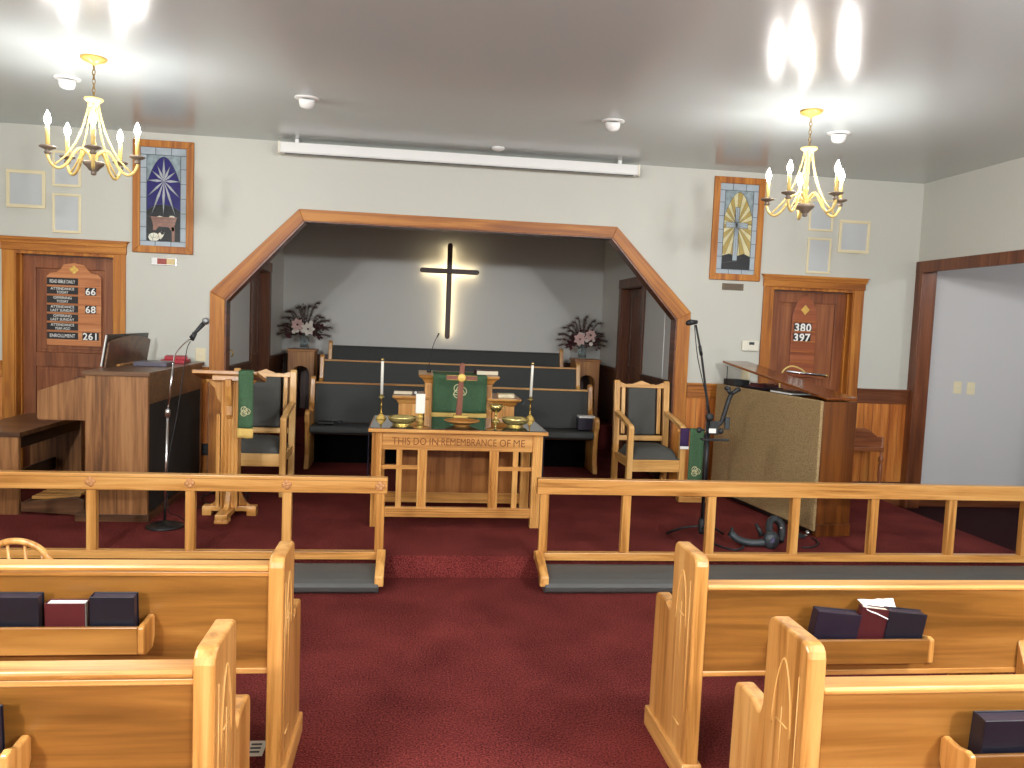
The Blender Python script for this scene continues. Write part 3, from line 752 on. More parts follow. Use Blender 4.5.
MB().box(-3.72,-3.245,-1.40,-.22,.58,.615).build('seat',walX,t,bevel=.004)
for y0 in (-1.385,-.275): MB().box(-3.68,-3.262,y0,y0+.04,0.001,.58).build('end_panel',walZ,t,bevel=.003)
MB().box(-3.30,-3.27,-1.345,-.275,.49,.58).build('apron',dwal,t)
MB().box(-3.50,-3.47,-1.345,-.275,.14,.24).build('stretcher',dwal,t,bevel=.003)
# things on the organ
def book(x,y,z,w,d,h,mat,label,rot=0,cat='book',name='book',group=None,pg=True):
    t=thing(name,label,cat,(x,y,z),group,world=False,rotz=rot)
    th=.004
    m=MB(); m.box(-w/2,w/2,-d/2,d/2,0,th); m.box(-w/2,w/2,-d/2,d/2,h-th,h); m.box(-w/2,-w/2+th,-d/2,d/2,th,h-th)
    if not pg:
        MB().box(-w/2,w/2,-d/2,d/2,0,h).build('cover',mat,t,bevel=.004); return t
    m.build('cover',mat,t,bevel=.0012)
    MB().box(-w/2+th,w/2-.005,-d/2+.005,d/2-.005,th,h-th).build('pages',pages,t)
    return t
book(-2.50,-.78,1.098,.25,.27,.035,bookgry,'dark grey binder lying flat on the organ top',.05,'binder','binder',pg=False)
book(-2.47,-.30,1.098,.20,.27,.03,bookr2,'bright red book on the far end of the organ top, under another red book',.1,pg=False)
book(-2.47,-.29,1.129,.18,.24,.028,bookr2,'bright red book stacked on top of the other red book on the organ',.25,pg=False)

# ------------------------------------------------------------------ left microphone stand
t=thing('microphone_stand','chrome straight microphone stand with round black base before the organ','microphone stand',(-2.14,-1.687,0))
MB().lathe([(.002,.001),(.125,.001),(.128,.008),(.12,.018),(.06,.03),(.03,.045),(.014,.05)],(-2.14,-1.687,0),32).build('base',blackm,t)
MB().tube([(-2.14,-1.687,.045),(-2.125,-1.687,.80)],.009,10).build('lower_tube',chrome,t)
MB().lathe([(.01,0),(.017,.004),(.018,.05),(.012,.058)],(-2.125,-1.687,.795),16).build('clutch',chrome,t)
MB().tube([(-2.124,-1.687,.85),(-2.09,-1.687,1.18)],.0068,10).build('upper_tube',chrome,t)
MB().tube(spline([(-2.09,-1.687,1.18),(-2.075,-1.687,1.25),(-2.03,-1.687,1.31),(-1.98,-1.687,1.355),(-1.955,-1.687,1.375)]),.006,8).build('gooseneck',chrome,t)
t2=thing('microphone','black handheld microphone with silver grille clipped to the chrome stand','microphone',(-1.955,-1.687,1.37))
d=Vector((.08,0,.095)).normalized(); a=Vector((-1.965,-1.687,1.375))
m=MB(); m.tube([a+Vector((-.012,0,-.012)),a+d*.03,a+d*.12],[.010,.012,.017],14); m.build('body',blackp,t2)
m=MB(); m.sphere(tuple(a+d*.143),.026,16,12); m.build('grille',plain('silver_mesh',(150,152,156),.35,metal=.9,bump=.4,bscale=900),t2)
MB().tube([a+Vector((0,.0,-.03)),a+d*.03],[.013,.018],12).build('clip',blackp,t2)
o=MB().tube(spline([a+Vector((-.01,0,-.035)),(-1.995,-1.70,1.28),(-2.02,-1.70,1.10),(-2.06,-1.70,.80),(-2.115,-1.71,.45),(-2.11,-1.71,.14),(-2.07,-1.60,.06),(-2.04,-1.50,.008),(-2.06,-1.35,.008)]),.0032,6).build('cable',blackp,loc=(-2.05,-1.6,0)); tag(o,'thin black cable hanging down beside the chrome microphone stand','cable')
rnd=random.Random(3)
pts=[(-2.10,-1.15,.008)]
for i in range(16):
    a_=i*1.05; pts.append((-1.93+.17*math.cos(a_)+rnd.uniform(-.03,.03),-.75+.28*math.sin(a_)+rnd.uniform(-.04,.04),.010+.0012*i))
o=MB().tube(spline(pts,5),.004,6).build('cable_coil',blackp,loc=(-1.93,-.75,0)); tag(o,'tangle of black cables on the carpet between organ and lectern','cable')

# ------------------------------------------------------------------ lectern
t=thing('lectern','light oak pedestal lectern with slanted top at the left, holding a green stole','lectern',(-1.77,-1.30,0))
LX=-1.772; LY=-1.30
m=MB()
# fluted column
pr=[(LX-.062,LY-.065)]
for i in range(4):
    xx=LX-.046+i*.026; pr+=[(xx,LY-.065),(xx+.005,LY-.058),(xx+.010,LY-.065)]
pr+=[(LX+.062,LY-.065),(LX+.062,LY+.065),(LX-.062,LY+.065)]
m.prism(pr,'Z',.07,1.05); m.build('column',oakZ,t,bevel=.003)
MB().box(LX-.100,LX-.072,LY-.05,LY+.05,.07,.78).build('side_strip',oakZ,t,bevel=.003)
m=MB(); m.box(LX-.20,LX+.20,LY-.04,LY+.04,.035,.075)
for s in (-1,1): m.box(LX+s*.13,LX+s*.20,LY-.045,LY+.045,.001,.065)
m.build('cross_foot',oakX,t,bevel=.006)
m=MB(); m.box(LX-.045,LX+.045,LY-.30,LY+.30,.03,.07); m.box(LX-.05,LX+.05,LY-.30,LY-.20,.001,.03); m.box(LX-.05,LX+.05,LY+.2,LY+.30,.001,.03)
m.build('long_foot',oakY,t,bevel=.006)
for s in (-1,1):
    pts=[(LX+s*.068,.075),(LX+s*.165,.075)]+[(LX+s*(.165-.097*math.sin(i/6*PI/2)),.075+.20*(1-math.cos(i/6*PI/2))) for i in range(1,7)]
    MB().prism(pts,'Y',LY-.02,LY+.02).build('foot_bracket',oakZ,t,bevel=.003)
    pts=[(LY+s*.065,.07),(LY+s*.19,.07)]+[(LY+s*(.19-.125*math.sin(i/6*PI/2)),.07+.20*(1-math.cos(i/6*PI/2))) for i in range(1,7)]
    MB().prism(pts,'X',LX-.018,LX+.018).build('foot_bracket',oakZ,t,bevel=.003)
# corbel at front
pts=[(LY-.065,.75),(LY-.09,.78),(LY-.085,.85),(LY-.115,.93),(LY-.13,1.0),(LY-.13,1.055),(LY-.065,1.055)]
MB().prism(pts,'X',LX-.02,LX+.022).build('corbel',oakZ,t,bevel=.003)
for s in (-1,1):
    pts=[(LX+s*.068,.86),(LX+s*.10,.90),(LX+s*.12,.98),(LX+s*.19,1.045),(LX+s*.068,1.045)]
    MB().prism(pts,'Y',LY-.03,LY+.03).build('corbel',oakZ,t,bevel=.003)
Rt=Matrix.Translation((LX-.005,LY-.15,1.095))@Matrix.Rotation(math.radians(-12),4,'X')
MB().box(-.25,.215,0,.40,0,.028,Rt).build('slanted_top',oakX,t,bevel=.004)
MB().box(-.25,.215,.38,.40,.028,.05,Rt).build('book_stop',oakX,t,bevel=.003)
MB().box(-.12,.12,.06,.33,-.04,0,Rt).build('top_frame',oakX,t,bevel=.003)
# stole over the lectern
def cloth(x0,x1,y,z0,z1,goldz,mat,amp=.006,ph=0,nseg=14,nx=6,th=.004,emblem=None,parent=None,name='fabric'):
    """hanging cloth panel facing -Y"""
    vs=[];fs=[]
    m=MB()
    for side in (0,1):
        pass
    nz=nseg
    base=len(m.v); V=[]
    for j in range(nz+1):
        z=z0+(z1-z0)*j/nz
        for i in range(nx+1):
            u=i/nx; x=x0+(x1-x0)*u
            dy=amp*math.sin(u*7+ph+j*.35)*(1-.3*j/nz)
            V.append((x,y+dy,z))
    n=len(V)
    V2=[(a,b+th,c) for a,b,c in V]
    F=[]
    W=nx+1
    for j in range(nz):
        for i in range(nx):
            a=j*W+i; F.append((a,a+1,a+1+W,a+W)); F.append((n+a,n+a+W,n+a+W+1,n+a+1))
    for j in range(nz):
        a=j*W; F.append((a,a+W,n+a+W,n+a)); b_=a+nx; F.append((b_,n+b_,n+b_+W,b_+W))
    for i in range(nx):
        F.append((i,n+i,n+i+1,i+1)); c=nz*W+i; F.append((c,c+1,n+c+1,n+c))
    m.add(V+V2,F,True,0)
    return m
t=thing('green_stole','narrow green brocade stole with gold end hanging over the lectern','stole',(-1.625,-1.50,.64))
m=cloth(-1.682,-1.575,-1.502,.70,1.128,0,greencl); m.build('fabric',greencl,t)
m=cloth(-1.686,-1.572,-1.503,.628,.70,0,goldcloth,nseg=3); m.build('gold_end',goldcloth,t)
Rs=Matrix.Translation((-1.63,LY-.15,1.125))@Matrix.Rotation(math.radians(-12),4,'X')
MB().box(-.052,.055,-.02,.30,0,.005,Rs).build('top_fold',greencl,t,bevel=.002)
def ring_emblem(cx,y,cz,r):
    m=MB()
    for k in range(3):
        a=k*2*PI/3; m.tube([(cx+r*.45*math.cos(a)+r*.55*math.cos(b*PI/8),y,cz+r*.45*math.sin(a)+r*.55*math.sin(b*PI/8)) for b in range(16)],r*.07,5,closed=True)
    for k in range(3):
        a=PI/2+k*2*PI/3; b=a+2*PI/3; m.tube([(cx+r*math.cos(a),y,cz+r*math.sin(a)),(cx+r*math.cos(b),y,cz+r*math.sin(b))],r*.06,5)
    return m
ring_emblem(-1.63,-1.511,.828,.037).build('emblem',cromark,t)

# ------------------------------------------------------------------ upholstered armchairs
palX,palY,palZ=[wood('pale_oak_'+a_,(190,136,68),(220,166,96),(238,192,126),a_,rough=0.3,coat=0.2) for a_ in 'XYZ']
def armchair(label):
    """front centre of the seat at origin-ish, faces -Y; width .62"""
    t=thing('armchair',label,'chair',(0,0,0),'oak armchairs on the platform',world=False)
    w=.247
    for s in (-1,1):
        MB().prism([(-.27,0.001),(-.215,0.001),(-.21,.66),(-.225,.685),(-.255,.685),(-.272,.66)],'X',s*w-.026,s*w+.026).build('leg',palZ,t,bevel=.006)
        # back post, slightly raked
        MB().prism([(.20,0.001),(.25,0.001),(.245,.45),(.30,1.03),(.29,1.055),(.27,1.06),(.25,1.04),(.20,.45)],'X',s*w-.028,s*w+.028).build('back_post',palZ,t,bevel=.006)
        arm=[(.24,.735),(.10,.715),(-.05,.69),(-.17,.665),(-.235,.66),(-.235,.69),(-.17,.70),(-.05,.73),(.10,.755),(.25,.775)]
        MB().prism(arm,'X',s*w-.024,s*w+.024).build('arm',palY,t,bevel=.005)
        MB().box(s*w-.014,s*w+.014,-.215,.2,.30,.375).build('side_rail',palY,t,bevel=.003)
    MB().box(-w+.026,w-.026,-.262,-.225,.265,.375).build('front_rail',palX,t,bevel=.004)
    MB().box(-w+.026,w-.026,.21,.24,.30,.375).build('rear_rail',palX,t,bevel=.003)
    # seat cushion: domed
    m=MB(); nx,ny=10,8; V=[];F=[]
    for j in range(ny+1):
        for i in range(nx+1):
            u=i/nx*2-1; v=j/ny*2-1
            e=max(0,(1-abs(u)**4))*max(0,(1-abs(v)**4)); V.append((u*.225,-.015+v*.245,.385+.10*e**.5))
    n=len(V); V+=[(a,b,.376) for a,b,c in V]; W=nx+1
    for j in range(ny):
        for i in range(nx): a=j*W+i; F.append((a,a+1,a+1+W,a+W)); F.append((n+a,n+a+W,n+a+W+1,n+a+1))
    for j in range(ny): a=j*W; F.append((a,a+W,n+a+W,n+a)); b=a+nx; F.append((b,n+b,n+b+W,b+W))
    for i in range(nx): F.append((i,n+i,n+i+1,i+1)); c=ny*W+i; F.append((c,c+1,n+c+1,n+c))
    m.add(V,F,True); m.build('seat_cushion',greycloth,t)
    # back assembly in raked plane
    R=Matrix.Translation((0,.235,.45))@Matrix.Rotation(math.radians(-5.2),4,'X')
    MB().box(-.138,.138,-.045,.005,.085,.54,R).build('back_cushion',greycloth,t,bevel=.018,seg=4)
    MB().box(-w+.02,w-.02,-.015,.02,.03,.08,R).build('lower_back_rail',palX,t,bevel=.003)
    cr=[(-w+.02,.54)]+[(w-.02,.54)]
    top=[]
    for i in range(21):
        u=1-2*i/20; z=.588+.010*math.cos(u*PI*2)+(.012 if abs(u)<.35 else 0)-(.012*abs(math.sin(u*PI*2)) )
        top.append((u*(w-.02),z))
    MB().prism(cr+top,'Y',-.018,.02,R).build('crest_rail',palX,t,bevel=.003)
    for s in (-1,1): MB().box(s*.178-.018,s*.178+.018,-.012,.015,.095,.54,R).build('back_slat',palZ,t,bevel=.003)
    return t
ch1=armchair('oak armchair with charcoal upholstery behind the lectern, left side of the arch')
ch1.location=(-1.732,-.42,0)
ch2=copy_tree(ch1); ch2.location=(1.80,-.34,0); ch2.rotation_euler=(0,0,.03); clab(ch2,'oak armchair with charcoal upholstery right of the table, before the right arch post')

# ------------------------------------------------------------------ communion table
TZ=.752
t=thing('communion_table','light oak communion table carved THIS DO IN REMEMBRANCE OF ME','table',(-.05,-1.25,0))
tx0,tx1,ty0,ty1=-.718,.622,-1.675,-.87
MB().box(tx0,tx1,ty0,ty1,.720,.747).build('tabletop',oakX,t,bevel=.004)
MB().box(tx0+.012,tx1-.012,ty0+.012,ty1-.012,.7475,TZ).build('glass_top',glassy,t)
for x0,x1 in ((-.693,-.618),(.515,.590)):
    for ya,yb in ((-1.63,-1.56),(-1.0,-.93)):
        m=MB(); pr=[(x0,ya)]
        for i in range(3):
            xx=x0+.017+i*.016; pr+=[(xx,ya),(xx+.004,ya+.004),(xx+.008,ya)]
        pr+=[(x1,ya),(x1,yb),(x0,yb)]
        m.prism(pr,'Z',0.001,.720); m.build('leg',oakZ,t,bevel=.002)
MB().box(-.618,.515,-1.615,-1.585,.585,.720).build('apron',oakX,t,bevel=.002)
_x=-.545
for _w,_l in (('THIS',.135),('DO',.095),('IN',.065),('REMEMBRANCE',.415),('OF',.082),('ME',.088)):
    MB().text(_w,_x+_l/2,.650,-1.6152,.055,width=_l,ext=.0008).build('carved_word',carvedark,t); _x+=_l+.024
for x0,x1 in ((-.693,-.618),(.515,.590)): MB().box(x0+.015,x1-.015,-1.56,-1.0,.60,.720).build('side_apron',oakY,t,bevel=.002)
m=MB(); m.box(-.618,.515,-1.62,-1.58,.075,.150)
m.build('front_stretcher',oakX,t,bevel=.004)
g=MB()
for z in (.098,.116,.133): g.box(-.61,.508,-1.6215,-1.619,z,z+.003)
g.build('stretcher_groove',carvelite,t)
for x0,x1 in ((-.352,-.282),(.188,.258)):
    m=MB(); pr=[(x0,-1.615)]
    for i in range(3): xx=x0+.014+i*.016; pr+=[(xx,-1.615),(xx+.004,-1.611),(xx+.008,-1.615)]
    pr+=[(x1,-1.615),(x1,-1.58),(x0,-1.58)]
    m.prism(pr,'Z',.150,.585); m.build('front_post',oakZ,t,bevel=.002)
for x in (-.488,.388):
    MB().box(x-.021,x+.021,-1.61,-1.585,.150,.585).build('lattice_upright',oakZ,t,bevel=.002)
for x0,x1 in ((-.618,-.352),(.258,.515)):
    MB().box(x0,x1,-1.612,-1.583,.437,.468).build('lattice_crossbar',oakX,t,bevel=.002)
MB().box(-.50,.44,-.985,-.965,.13,.60).build('rear_panel',wood('table_panel_oak',(120,72,30),(150,92,42),(168,110,56),'Z',rough=.3),t)
MB().box(-.618,.515,-.995,-.96,.045,.13).build('rear_stretcher',oakX,t,bevel=.003)
MB().box(-.618,.515,-.995,-.96,.60,.72).build('rear_apron',oakX,t,bevel=.003)
# cloth ends hanging beside the table
for x,lab in ((tx0-.014,'narrow dark purple cloth end hanging down the left end of the communion table'),(tx1+.010,'narrow dark purple cloth end hanging down the right end of the communion table')):
    t=thing('table_cloth_end',lab,'cloth',(x,-1.3,.25))
    MB().box(x,x+.004,-1.42,-1.24,.32,.70).build('fabric',navy,t)
    MB().box(x-.001,x+.005,-1.42,-1.24,.24,.32).build('white_fringe',plain('fringe_white',(226,220,200),.8,bump=.4,bscale=300) if x<0 else bpy.data.materials['fringe_white'],t)

# things on the table
def candlestick(label):
    t=thing('candlestick',label,'candlestick',(0,0,0),'candlesticks on the communion table',world=False)
    m=MB(); m.lathe([(.042,0),(.042,.006),(.034,.01),(.036,.018),(.022,.03),(.012,.042)],seg=6); m.build('base',gold,t)
    MB().lathe([(.009,.04),(.012,.05),(.0065,.06),(.006,.10),(.009,.108),(.006,.116),(.006,.155),(.01,.162),(.01,.17)],seg=16).build('stem',brassd,t)
    MB().lathe([(.008,.168),(.024,.172),(.026,.178),(.012,.18),(.014,.20),(.012,.20)],seg=18).build('cup',brass,t)
    return t
def taper(label,h=.295):
    t=thing('taper_candle',label,'candle',(0,0,0),'taper candles',world=False)
    MB().lathe([(.0115,0),(.0115,h),(.009,h+.004),(.002,h+.006)],seg=16).build('candle',waxm,t)
    MB().lathe([(.0135,h-.012),(.0135,h+.002),(.010,h+.010),(.006,h+.010)],seg=16).build('brass_follower',brass,t)
    MB().tube([(0,0,h+.004),(.001,0,h+.018)],.0012,5).build('wick',blackm,t)
    return t
cs=candlestick('brass candlestick on the back left corner of the communion table'); cs.location=(-.651,-1.13,TZ)
cs2=copy_tree(cs); cs2.location=(.580,-.955,TZ); clab(cs2,'brass candlestick on the back right corner of the communion table')
tp=taper('tall white taper candle in the left brass candlestick'); tp.location=(-.651,-1.13,TZ+.182)
tp2=copy_tree(tp); tp2.location=(.580,-.955,TZ+.182); tp2.rotation_euler=(0,math.radians(1.0),0); clab(tp2,'tall white taper candle in the right brass candlestick')
def bowl(label):
    t=thing('offering_bowl',label,'bowl',(0,0,0),'brass offering bowls',world=False)
    MB().lathe([(.070,0),(.064,.006),(.062,.012),(.085,.018),(.104,.036),(.110,.054),(.113,.062),(.109,.063),(.098,.042),(.08,.025),(.002,.021)],seg=36,cap=False).build('bowl',bowlm,t)
    MB().lathe([(.002,.0215),(.074,.0245)],seg=30,cap=False).build('felt_lining',greencl,t)
    return t
bw=bowl('shallow brass bowl on the left half of the communion table'); bw.location=(-.477,-1.45,TZ)
bw2=copy_tree(bw); bw2.location=(.405,-1.36,TZ); clab(bw2,'shallow brass bowl on the right half of the communion table')
t=thing('candle_holder','small round brass holder under the thick pillar candle','candle holder',(-.341,-1.24,TZ))
m=MB(); m.lathe([(.03,.0),(.03,.005),(.016,.012),(.012,.02),(.024,.03),(.028,.04),(.016,.05),(.012,.056),(.030,.062),(.032,.066),(.002,.066)],(-.341,-1.24,TZ),20); m.build('holder',gold,t)
t=thing('pillar_candle','thick square white pillar candle between left bowl and pulpit','candle',(-.341,-1.24,TZ+.066))
MB().box(-.378,-.304,-1.255,-1.225,TZ+.066,TZ+.222).build('candle',waxm,t,bevel=.006,seg=3)
MB().tube([(-.341,-1.24,TZ+.220),(-.340,-1.24,TZ+.232)],.0015,5).build('wick',blackm,t)
o=MB().lathe([(.06,0),(.062,.006),(.09,.016),(.135,.034),(.142,.040),(.138,.041),(.09,.024),(.05,.014),(.001,.012)],(-.018,-1.40,TZ),40,cap=False).build('wooden_plate',wood('turned_wood',(168,108,48),(204,140,70),(222,162,94),'X',rough=.35,coat=.2),loc=(-.018,-1.40,TZ))
tag(o,'shallow turned wooden plate at the centre front of the communion table','plate')
t=thing('chalice','brass chalice with two small handles right of the table cross','chalice',(.285,-1.07,TZ))
cx0,cy0=.278,-1.09
MB().lathe([(.04,0),(.04,.005),(.02,.014),(.009,.03),(.008,.05),(.014,.056),(.008,.062),(.01,.07),(.036,.085),(.052,.11),(.056,.14),(.053,.14),(.048,.112),(.03,.09),(.001,.085)],(cx0,cy0,TZ),28,cap=False).build('cup',brass,t)
for s in (-1,1): MB().tube(spline([(cx0+s*.053,cy0,TZ+.125),(cx0+s*.075,cy0,TZ+.12),(cx0+s*.07,cy0,TZ+.10),(cx0+s*.046,cy0,TZ+.095)]),.003,6).build('handle',brass,t)
t=thing('standing_cross','small brown wooden cross with round medallion standing on the communion table','cross',(-.01,-.95,TZ))
rw=wood('reddish_cross_wood',(96,44,26),(124,62,38),(146,82,52),'Z',rough=.4)
MB().box(-.065,.055,-1.01,-.93,TZ,TZ+.03).build('base',gold,t,bevel=.006)
MB().prism([(-.045,TZ+.03),(.005,TZ+.03),(.016,TZ+.462),(-.022,TZ+.462)],'Y',-.982,-.960).build('upright',rw,t,bevel=.002)
MB().prism([(-.132,TZ+.322),(.123,TZ+.322),(.123,TZ+.358),(-.132,TZ+.358)],'Y',-.984,-.958).build('crossbeam',rw,t,bevel=.002)
m=MB()
for a,b in (((-.132,TZ+.322),(.123,TZ+.322)),((-.132,TZ+.358),(.123,TZ+.358))): m.tube([(a[0],-.986,a[1]),(b[0],-.986,b[1])],.0025,5)
m.lathe([(.001,0),(.033,0),(.036,.004),(.028,.008),(.02,.006),(.001,.012)],(0,0,0),20,Matrix.Translation((-.006,-.985,TZ+.340))@Matrix.Rotation(PI/2,4,'X'))
m.build('medallion_and_edging',gold,t)

# ------------------------------------------------------------------ pulpit
PY=-.62
t=thing('pulpit','oak pulpit with stepped side wings behind the communion table','pulpit',(0,-.4,0))
m=MB(); m.box(-.30,.285,PY,-.12,.001,1.015); m.build('body',oakZ,t,bevel=.004)
def capm(x0,x1,y0,y1,z0,z1,name,pr=((0,0),(.012,.25),(.02,.45),(.05,.75),(.055,1.0))):
    m=MB(); V=[];F=[]
    for o_,f in pr:
        z=z0+(z1-z0)*f; V+=[(x0-o_,y0-o_,z),(x1+o_,y0-o_,z),(x1+o_,y1+o_,z),(x0-o_,y1+o_,z)]
    for i in range(len(pr)-1):
        for j in range(4): a=i*4+j; b=i*4+(j+1)%4; F.append((a,b,b+4,a+4))
    F.append((3,2,1,0)); n=(len(pr)-1)*4; F.append((n,n+1,n+2,n+3)); m.add(V,F); return m.build(name,oakX,t,bevel=.003)
capm(-.305,.29,PY,-.12,1.015,1.088,'top_cap')
for x in (-.27,.255):
    m=MB(); m.box(x-.03,x+.03,PY-.012,PY,.001,1.015); m.build('pilaster',oakZ,t,bevel=.002)
    g=MB()
    for k in (-.012,0,.012): g.box(x+k-.0015,x+k+.0015,PY-.0135,PY-.0115,.72,1.0)
    g.build('fluting',carvelite,t)
for x0,x1 in ((-.525,-.31),(.295,.49)):
    MB().box(x0,x1,PY+.02,-.16,.001,.825).build('side_wing',oakZ,t,bevel=.004)
    capm(x0,x1,PY+.02,-.16,.825,.895,'wing_cap')
t=thing('pulpit_parament','green brocade parament with gold fringe hanging over the pulpit front','parament',(0,PY-.03,.63))
m=cloth(-.235,.232,PY-.062,.765,1.092,0,greencl,amp=.003,nx=10); m.build('fabric',greencl,t)
m=cloth(-.24,.237,PY-.063,.655,.765,0,goldcloth,amp=.003,nx=10,nseg=4); m.build('gold_band',goldcloth,t)
MB().box(-.235,.232,PY-.06,-.2,1.089,1.093).build('top_fold',greencl,t,bevel=.001)
ring_emblem(-.005,PY-.068,.955,.062).build('emblem',cromark,t)
book(.245,-.42,1.0885,.20,.17,.042,bookmar,'thick dark red Bible lying on the right end of the pulpit top',0.06,'Bible','bible')
book(-.49,-.46,.8955,.165,.12,.036,plain('grey_book_cover',(70,64,58),.6),'grey-covered cream-edged book lying on the left pulpit wing',PI)
t=thing('small_box','small black and white box on the left pulpit wing beside the book','box',(-.375,-.45,.8955))
MB().box(-.40,-.36,-.49,-.42,.8955,.937).build('box',blackp,t,bevel=.003)
MB().box(-.393,-.368,-.4915,-.49,.903,.925).build('label_patch',greyp if False else whitem,t)
book(.425,-.47,.8955,.15,.12,.032,plain('cream_book_cover',(232,220,180),.6),'cream book lying on the right pulpit wing',0)
t=thing('gooseneck_microphone','thin black gooseneck microphone rising from the left of the pulpit top','microphone',(-.268,-.35,1.089))
MB().lathe([(.02,0),(.02,.012),(.012,.03),(.006,.075)],(-.268,-.35,1.089),14).build('base',blackp,t)
MB().tube(spline([(-.268,-.35,1.16),(-.262,-.35,1.22),(-.245,-.35,1.30),(-.222,-.35,1.375),(-.205,-.35,1.41)]),.0032,7).build('gooseneck',blackp,t)
MB().tube([(-.207,-.35,1.405),(-.188,-.35,1.445)],[.005,.008],10).build('capsule',blackp,t)

# ------------------------------------------------------------------ choir pews
def choir_pew(x0,x1,y,z,label,rail=True):
    t=thing('choir_pew',label,'pew',((x0+x1)/2,y,z),'upholstered choir pews in the alcove')
    E=[(.0,0.013),(.47,0.013),(.46,.07),(.43,.12),(.44,.50),(.49,.90),(.485,.925),(.455,.935),(.42,.925),(.41,.90),(.37,.66),(.31,.575),(.22,.57),(.15,.60),(.06,.615),(.02,.60),(.005,.57),(.005,.50),(.03,.46),(.05,.30),(.05,.15),(.02,.08)]
    for xa,xb in ((x0,x0+.05),(x1-.05,x1)):
        MB().prism([(y+a,z+b) for a,b in E],'X',xa,xb).build('end_panel',oakZ,t,bevel=.008)
    a,b=x0+.05,x1-.05
    MB().prism([(y+.01,z+.395),(y+.01,z+.43),(y+.04,z+.455),(y+.40,z+.445),(y+.40,z+.385),(y+.05,z+.375)],'X',a,b).build('seat_cushion',choirc,t,bevel=.012,seg=3)
    MB().prism([(y+.14,z+.355),(y+.42,z+.355),(y+.42,z+.378),(y+.14,z+.374)],'X',a,b).build('seat_board',dpineX,t)
    MB().prism([(y+.375,z+.45),(y+.43,z+.45),(y+.475,z+.855),(y+.425,z+.855)],'X',a,b).build('back_cushion',choirc,t,bevel=.008)
    MB().prism([(y+.43,z+.20),(y+.45,z+.20),(y+.495,z+.872),(y+.475,z+.872)],'X',a,b).build('back_board',oakX,t)
    MB().prism([(y+.42,z+.856),(y+.475,z+.856),(y+.475,z+.875),(y+.42,z+.875)],'X',a,b).build('top_rail',oakX if rail else choirc,t,bevel=.004)
    MB().box(a,b,y+.42,y+.432,z+.014,z+.44).build('under_seat_shade_sheet',undershade,t)  # added black sheet that paints in the darkness under the seat
    MB().box((x0+x1)/2-.025,(x0+x1)/2+.025,y+.15,y+.42,z+.014,z+.355).build('centre_support',dpineZ,t)
choir_pew(-1.485,1.56,.62,-.012,'front charcoal choir pew with oak ends, directly behind the pulpit')
choir_pew(-1.50,1.60,1.54,.18,'middle charcoal choir pew on the lower riser')
choir_pew(-1.50,1.55,2.42,.32,'rear charcoal choir pew against the alcove back wall, below the lit cross',rail=False)
t=thing('storage_box','dark purple box topped with white paper on the right of the front choir pew','box',(1.445,.80,.456))
MB().box(1.355,1.54,.73,.87,.456,.585).build('box',bookpur,t,bevel=.003)
MB().box(1.36,1.535,.735,.865,.5855,.605).build('paper_stack',paper,t,bevel=.003)
t=thing('flat_case','flat black case lying at the left end of the front choir pew seat','case',(-1.27,.80,.455))
MB().box(-1.37,-1.20,.72,.88,.455,.474).build('case',blackp,t,bevel=.004)
MB().lathe([(.03,0),(.032,.012),(.025,.026),(.002,.028)],(-1.15,.82,.455),14).build('puck',blackp,t)

# ------------------------------------------------------------------ flower stands and arrangements
standZ=wood('stand_wood_Z',(130,76,26),(164,104,42),(188,128,58),'Z',rough=.4,coat=.1); standX=wood('stand_wood_X',(130,76,26),(164,104,42),(188,128,58),'X',rough=.4,coat=.1)
def flower_stand(label):
    t=thing('flower_stand',label,'plant stand',(0,0,0),'arched oak flower stands',world=False)
    w=.162; H=.785
    pts=[(-w,0.001),(-w,H),(w,H),(w,0.001),(w-.055,0.001),(w-.055,.42)]
    for i in range(11):
        a=PI*i/10; pts.append(((w-.055)*math.cos(a),.50+.105*math.sin(a)))
    pts+=[(-w+.055,.42),(-w+.055,0.001)]
    MB().prism(pts,'Y',-.17,-.145).build('front_arch_panel',standZ,t,bevel=.003)
    MB().prism(pts,'Y',.145,.17).build('rear_arch_panel',standZ,t,bevel=.003)
    for s in (-1,1): MB().box(s*(w-.02),s*w,-.145,.145,.001,H).build('side_panel',standZ,t,bevel=.003)
    MB().box(-w-.015,w+.015,-.185,.185,H,H+.03).build('top',standX,t,bevel=.006)
    return t
fs=flower_stand('arched oak flower stand in the left back corner of the alcove'); fs.location=(-1.82,2.86,.32)
fs2=copy_tree(fs); fs2.location=(1.85,2.86,.32); clab(fs2,'arched oak flower stand in the right back corner of the alcove')
petm=[plain('pale_pink_petal',(214,180,174),.7,var=.1,bscale=60),plain('white_petal',(224,216,206),.7),plain('burgundy_leaf',(66,22,28),.7,var=.3,bscale=40),plain('plume_brown',(84,62,56),.9,var=.2,bscale=60),plain('dark_green_leaf',(44,54,40),.7,var=.2,bscale=40),plain('stem_teal_grey',(110,122,120),.5)]
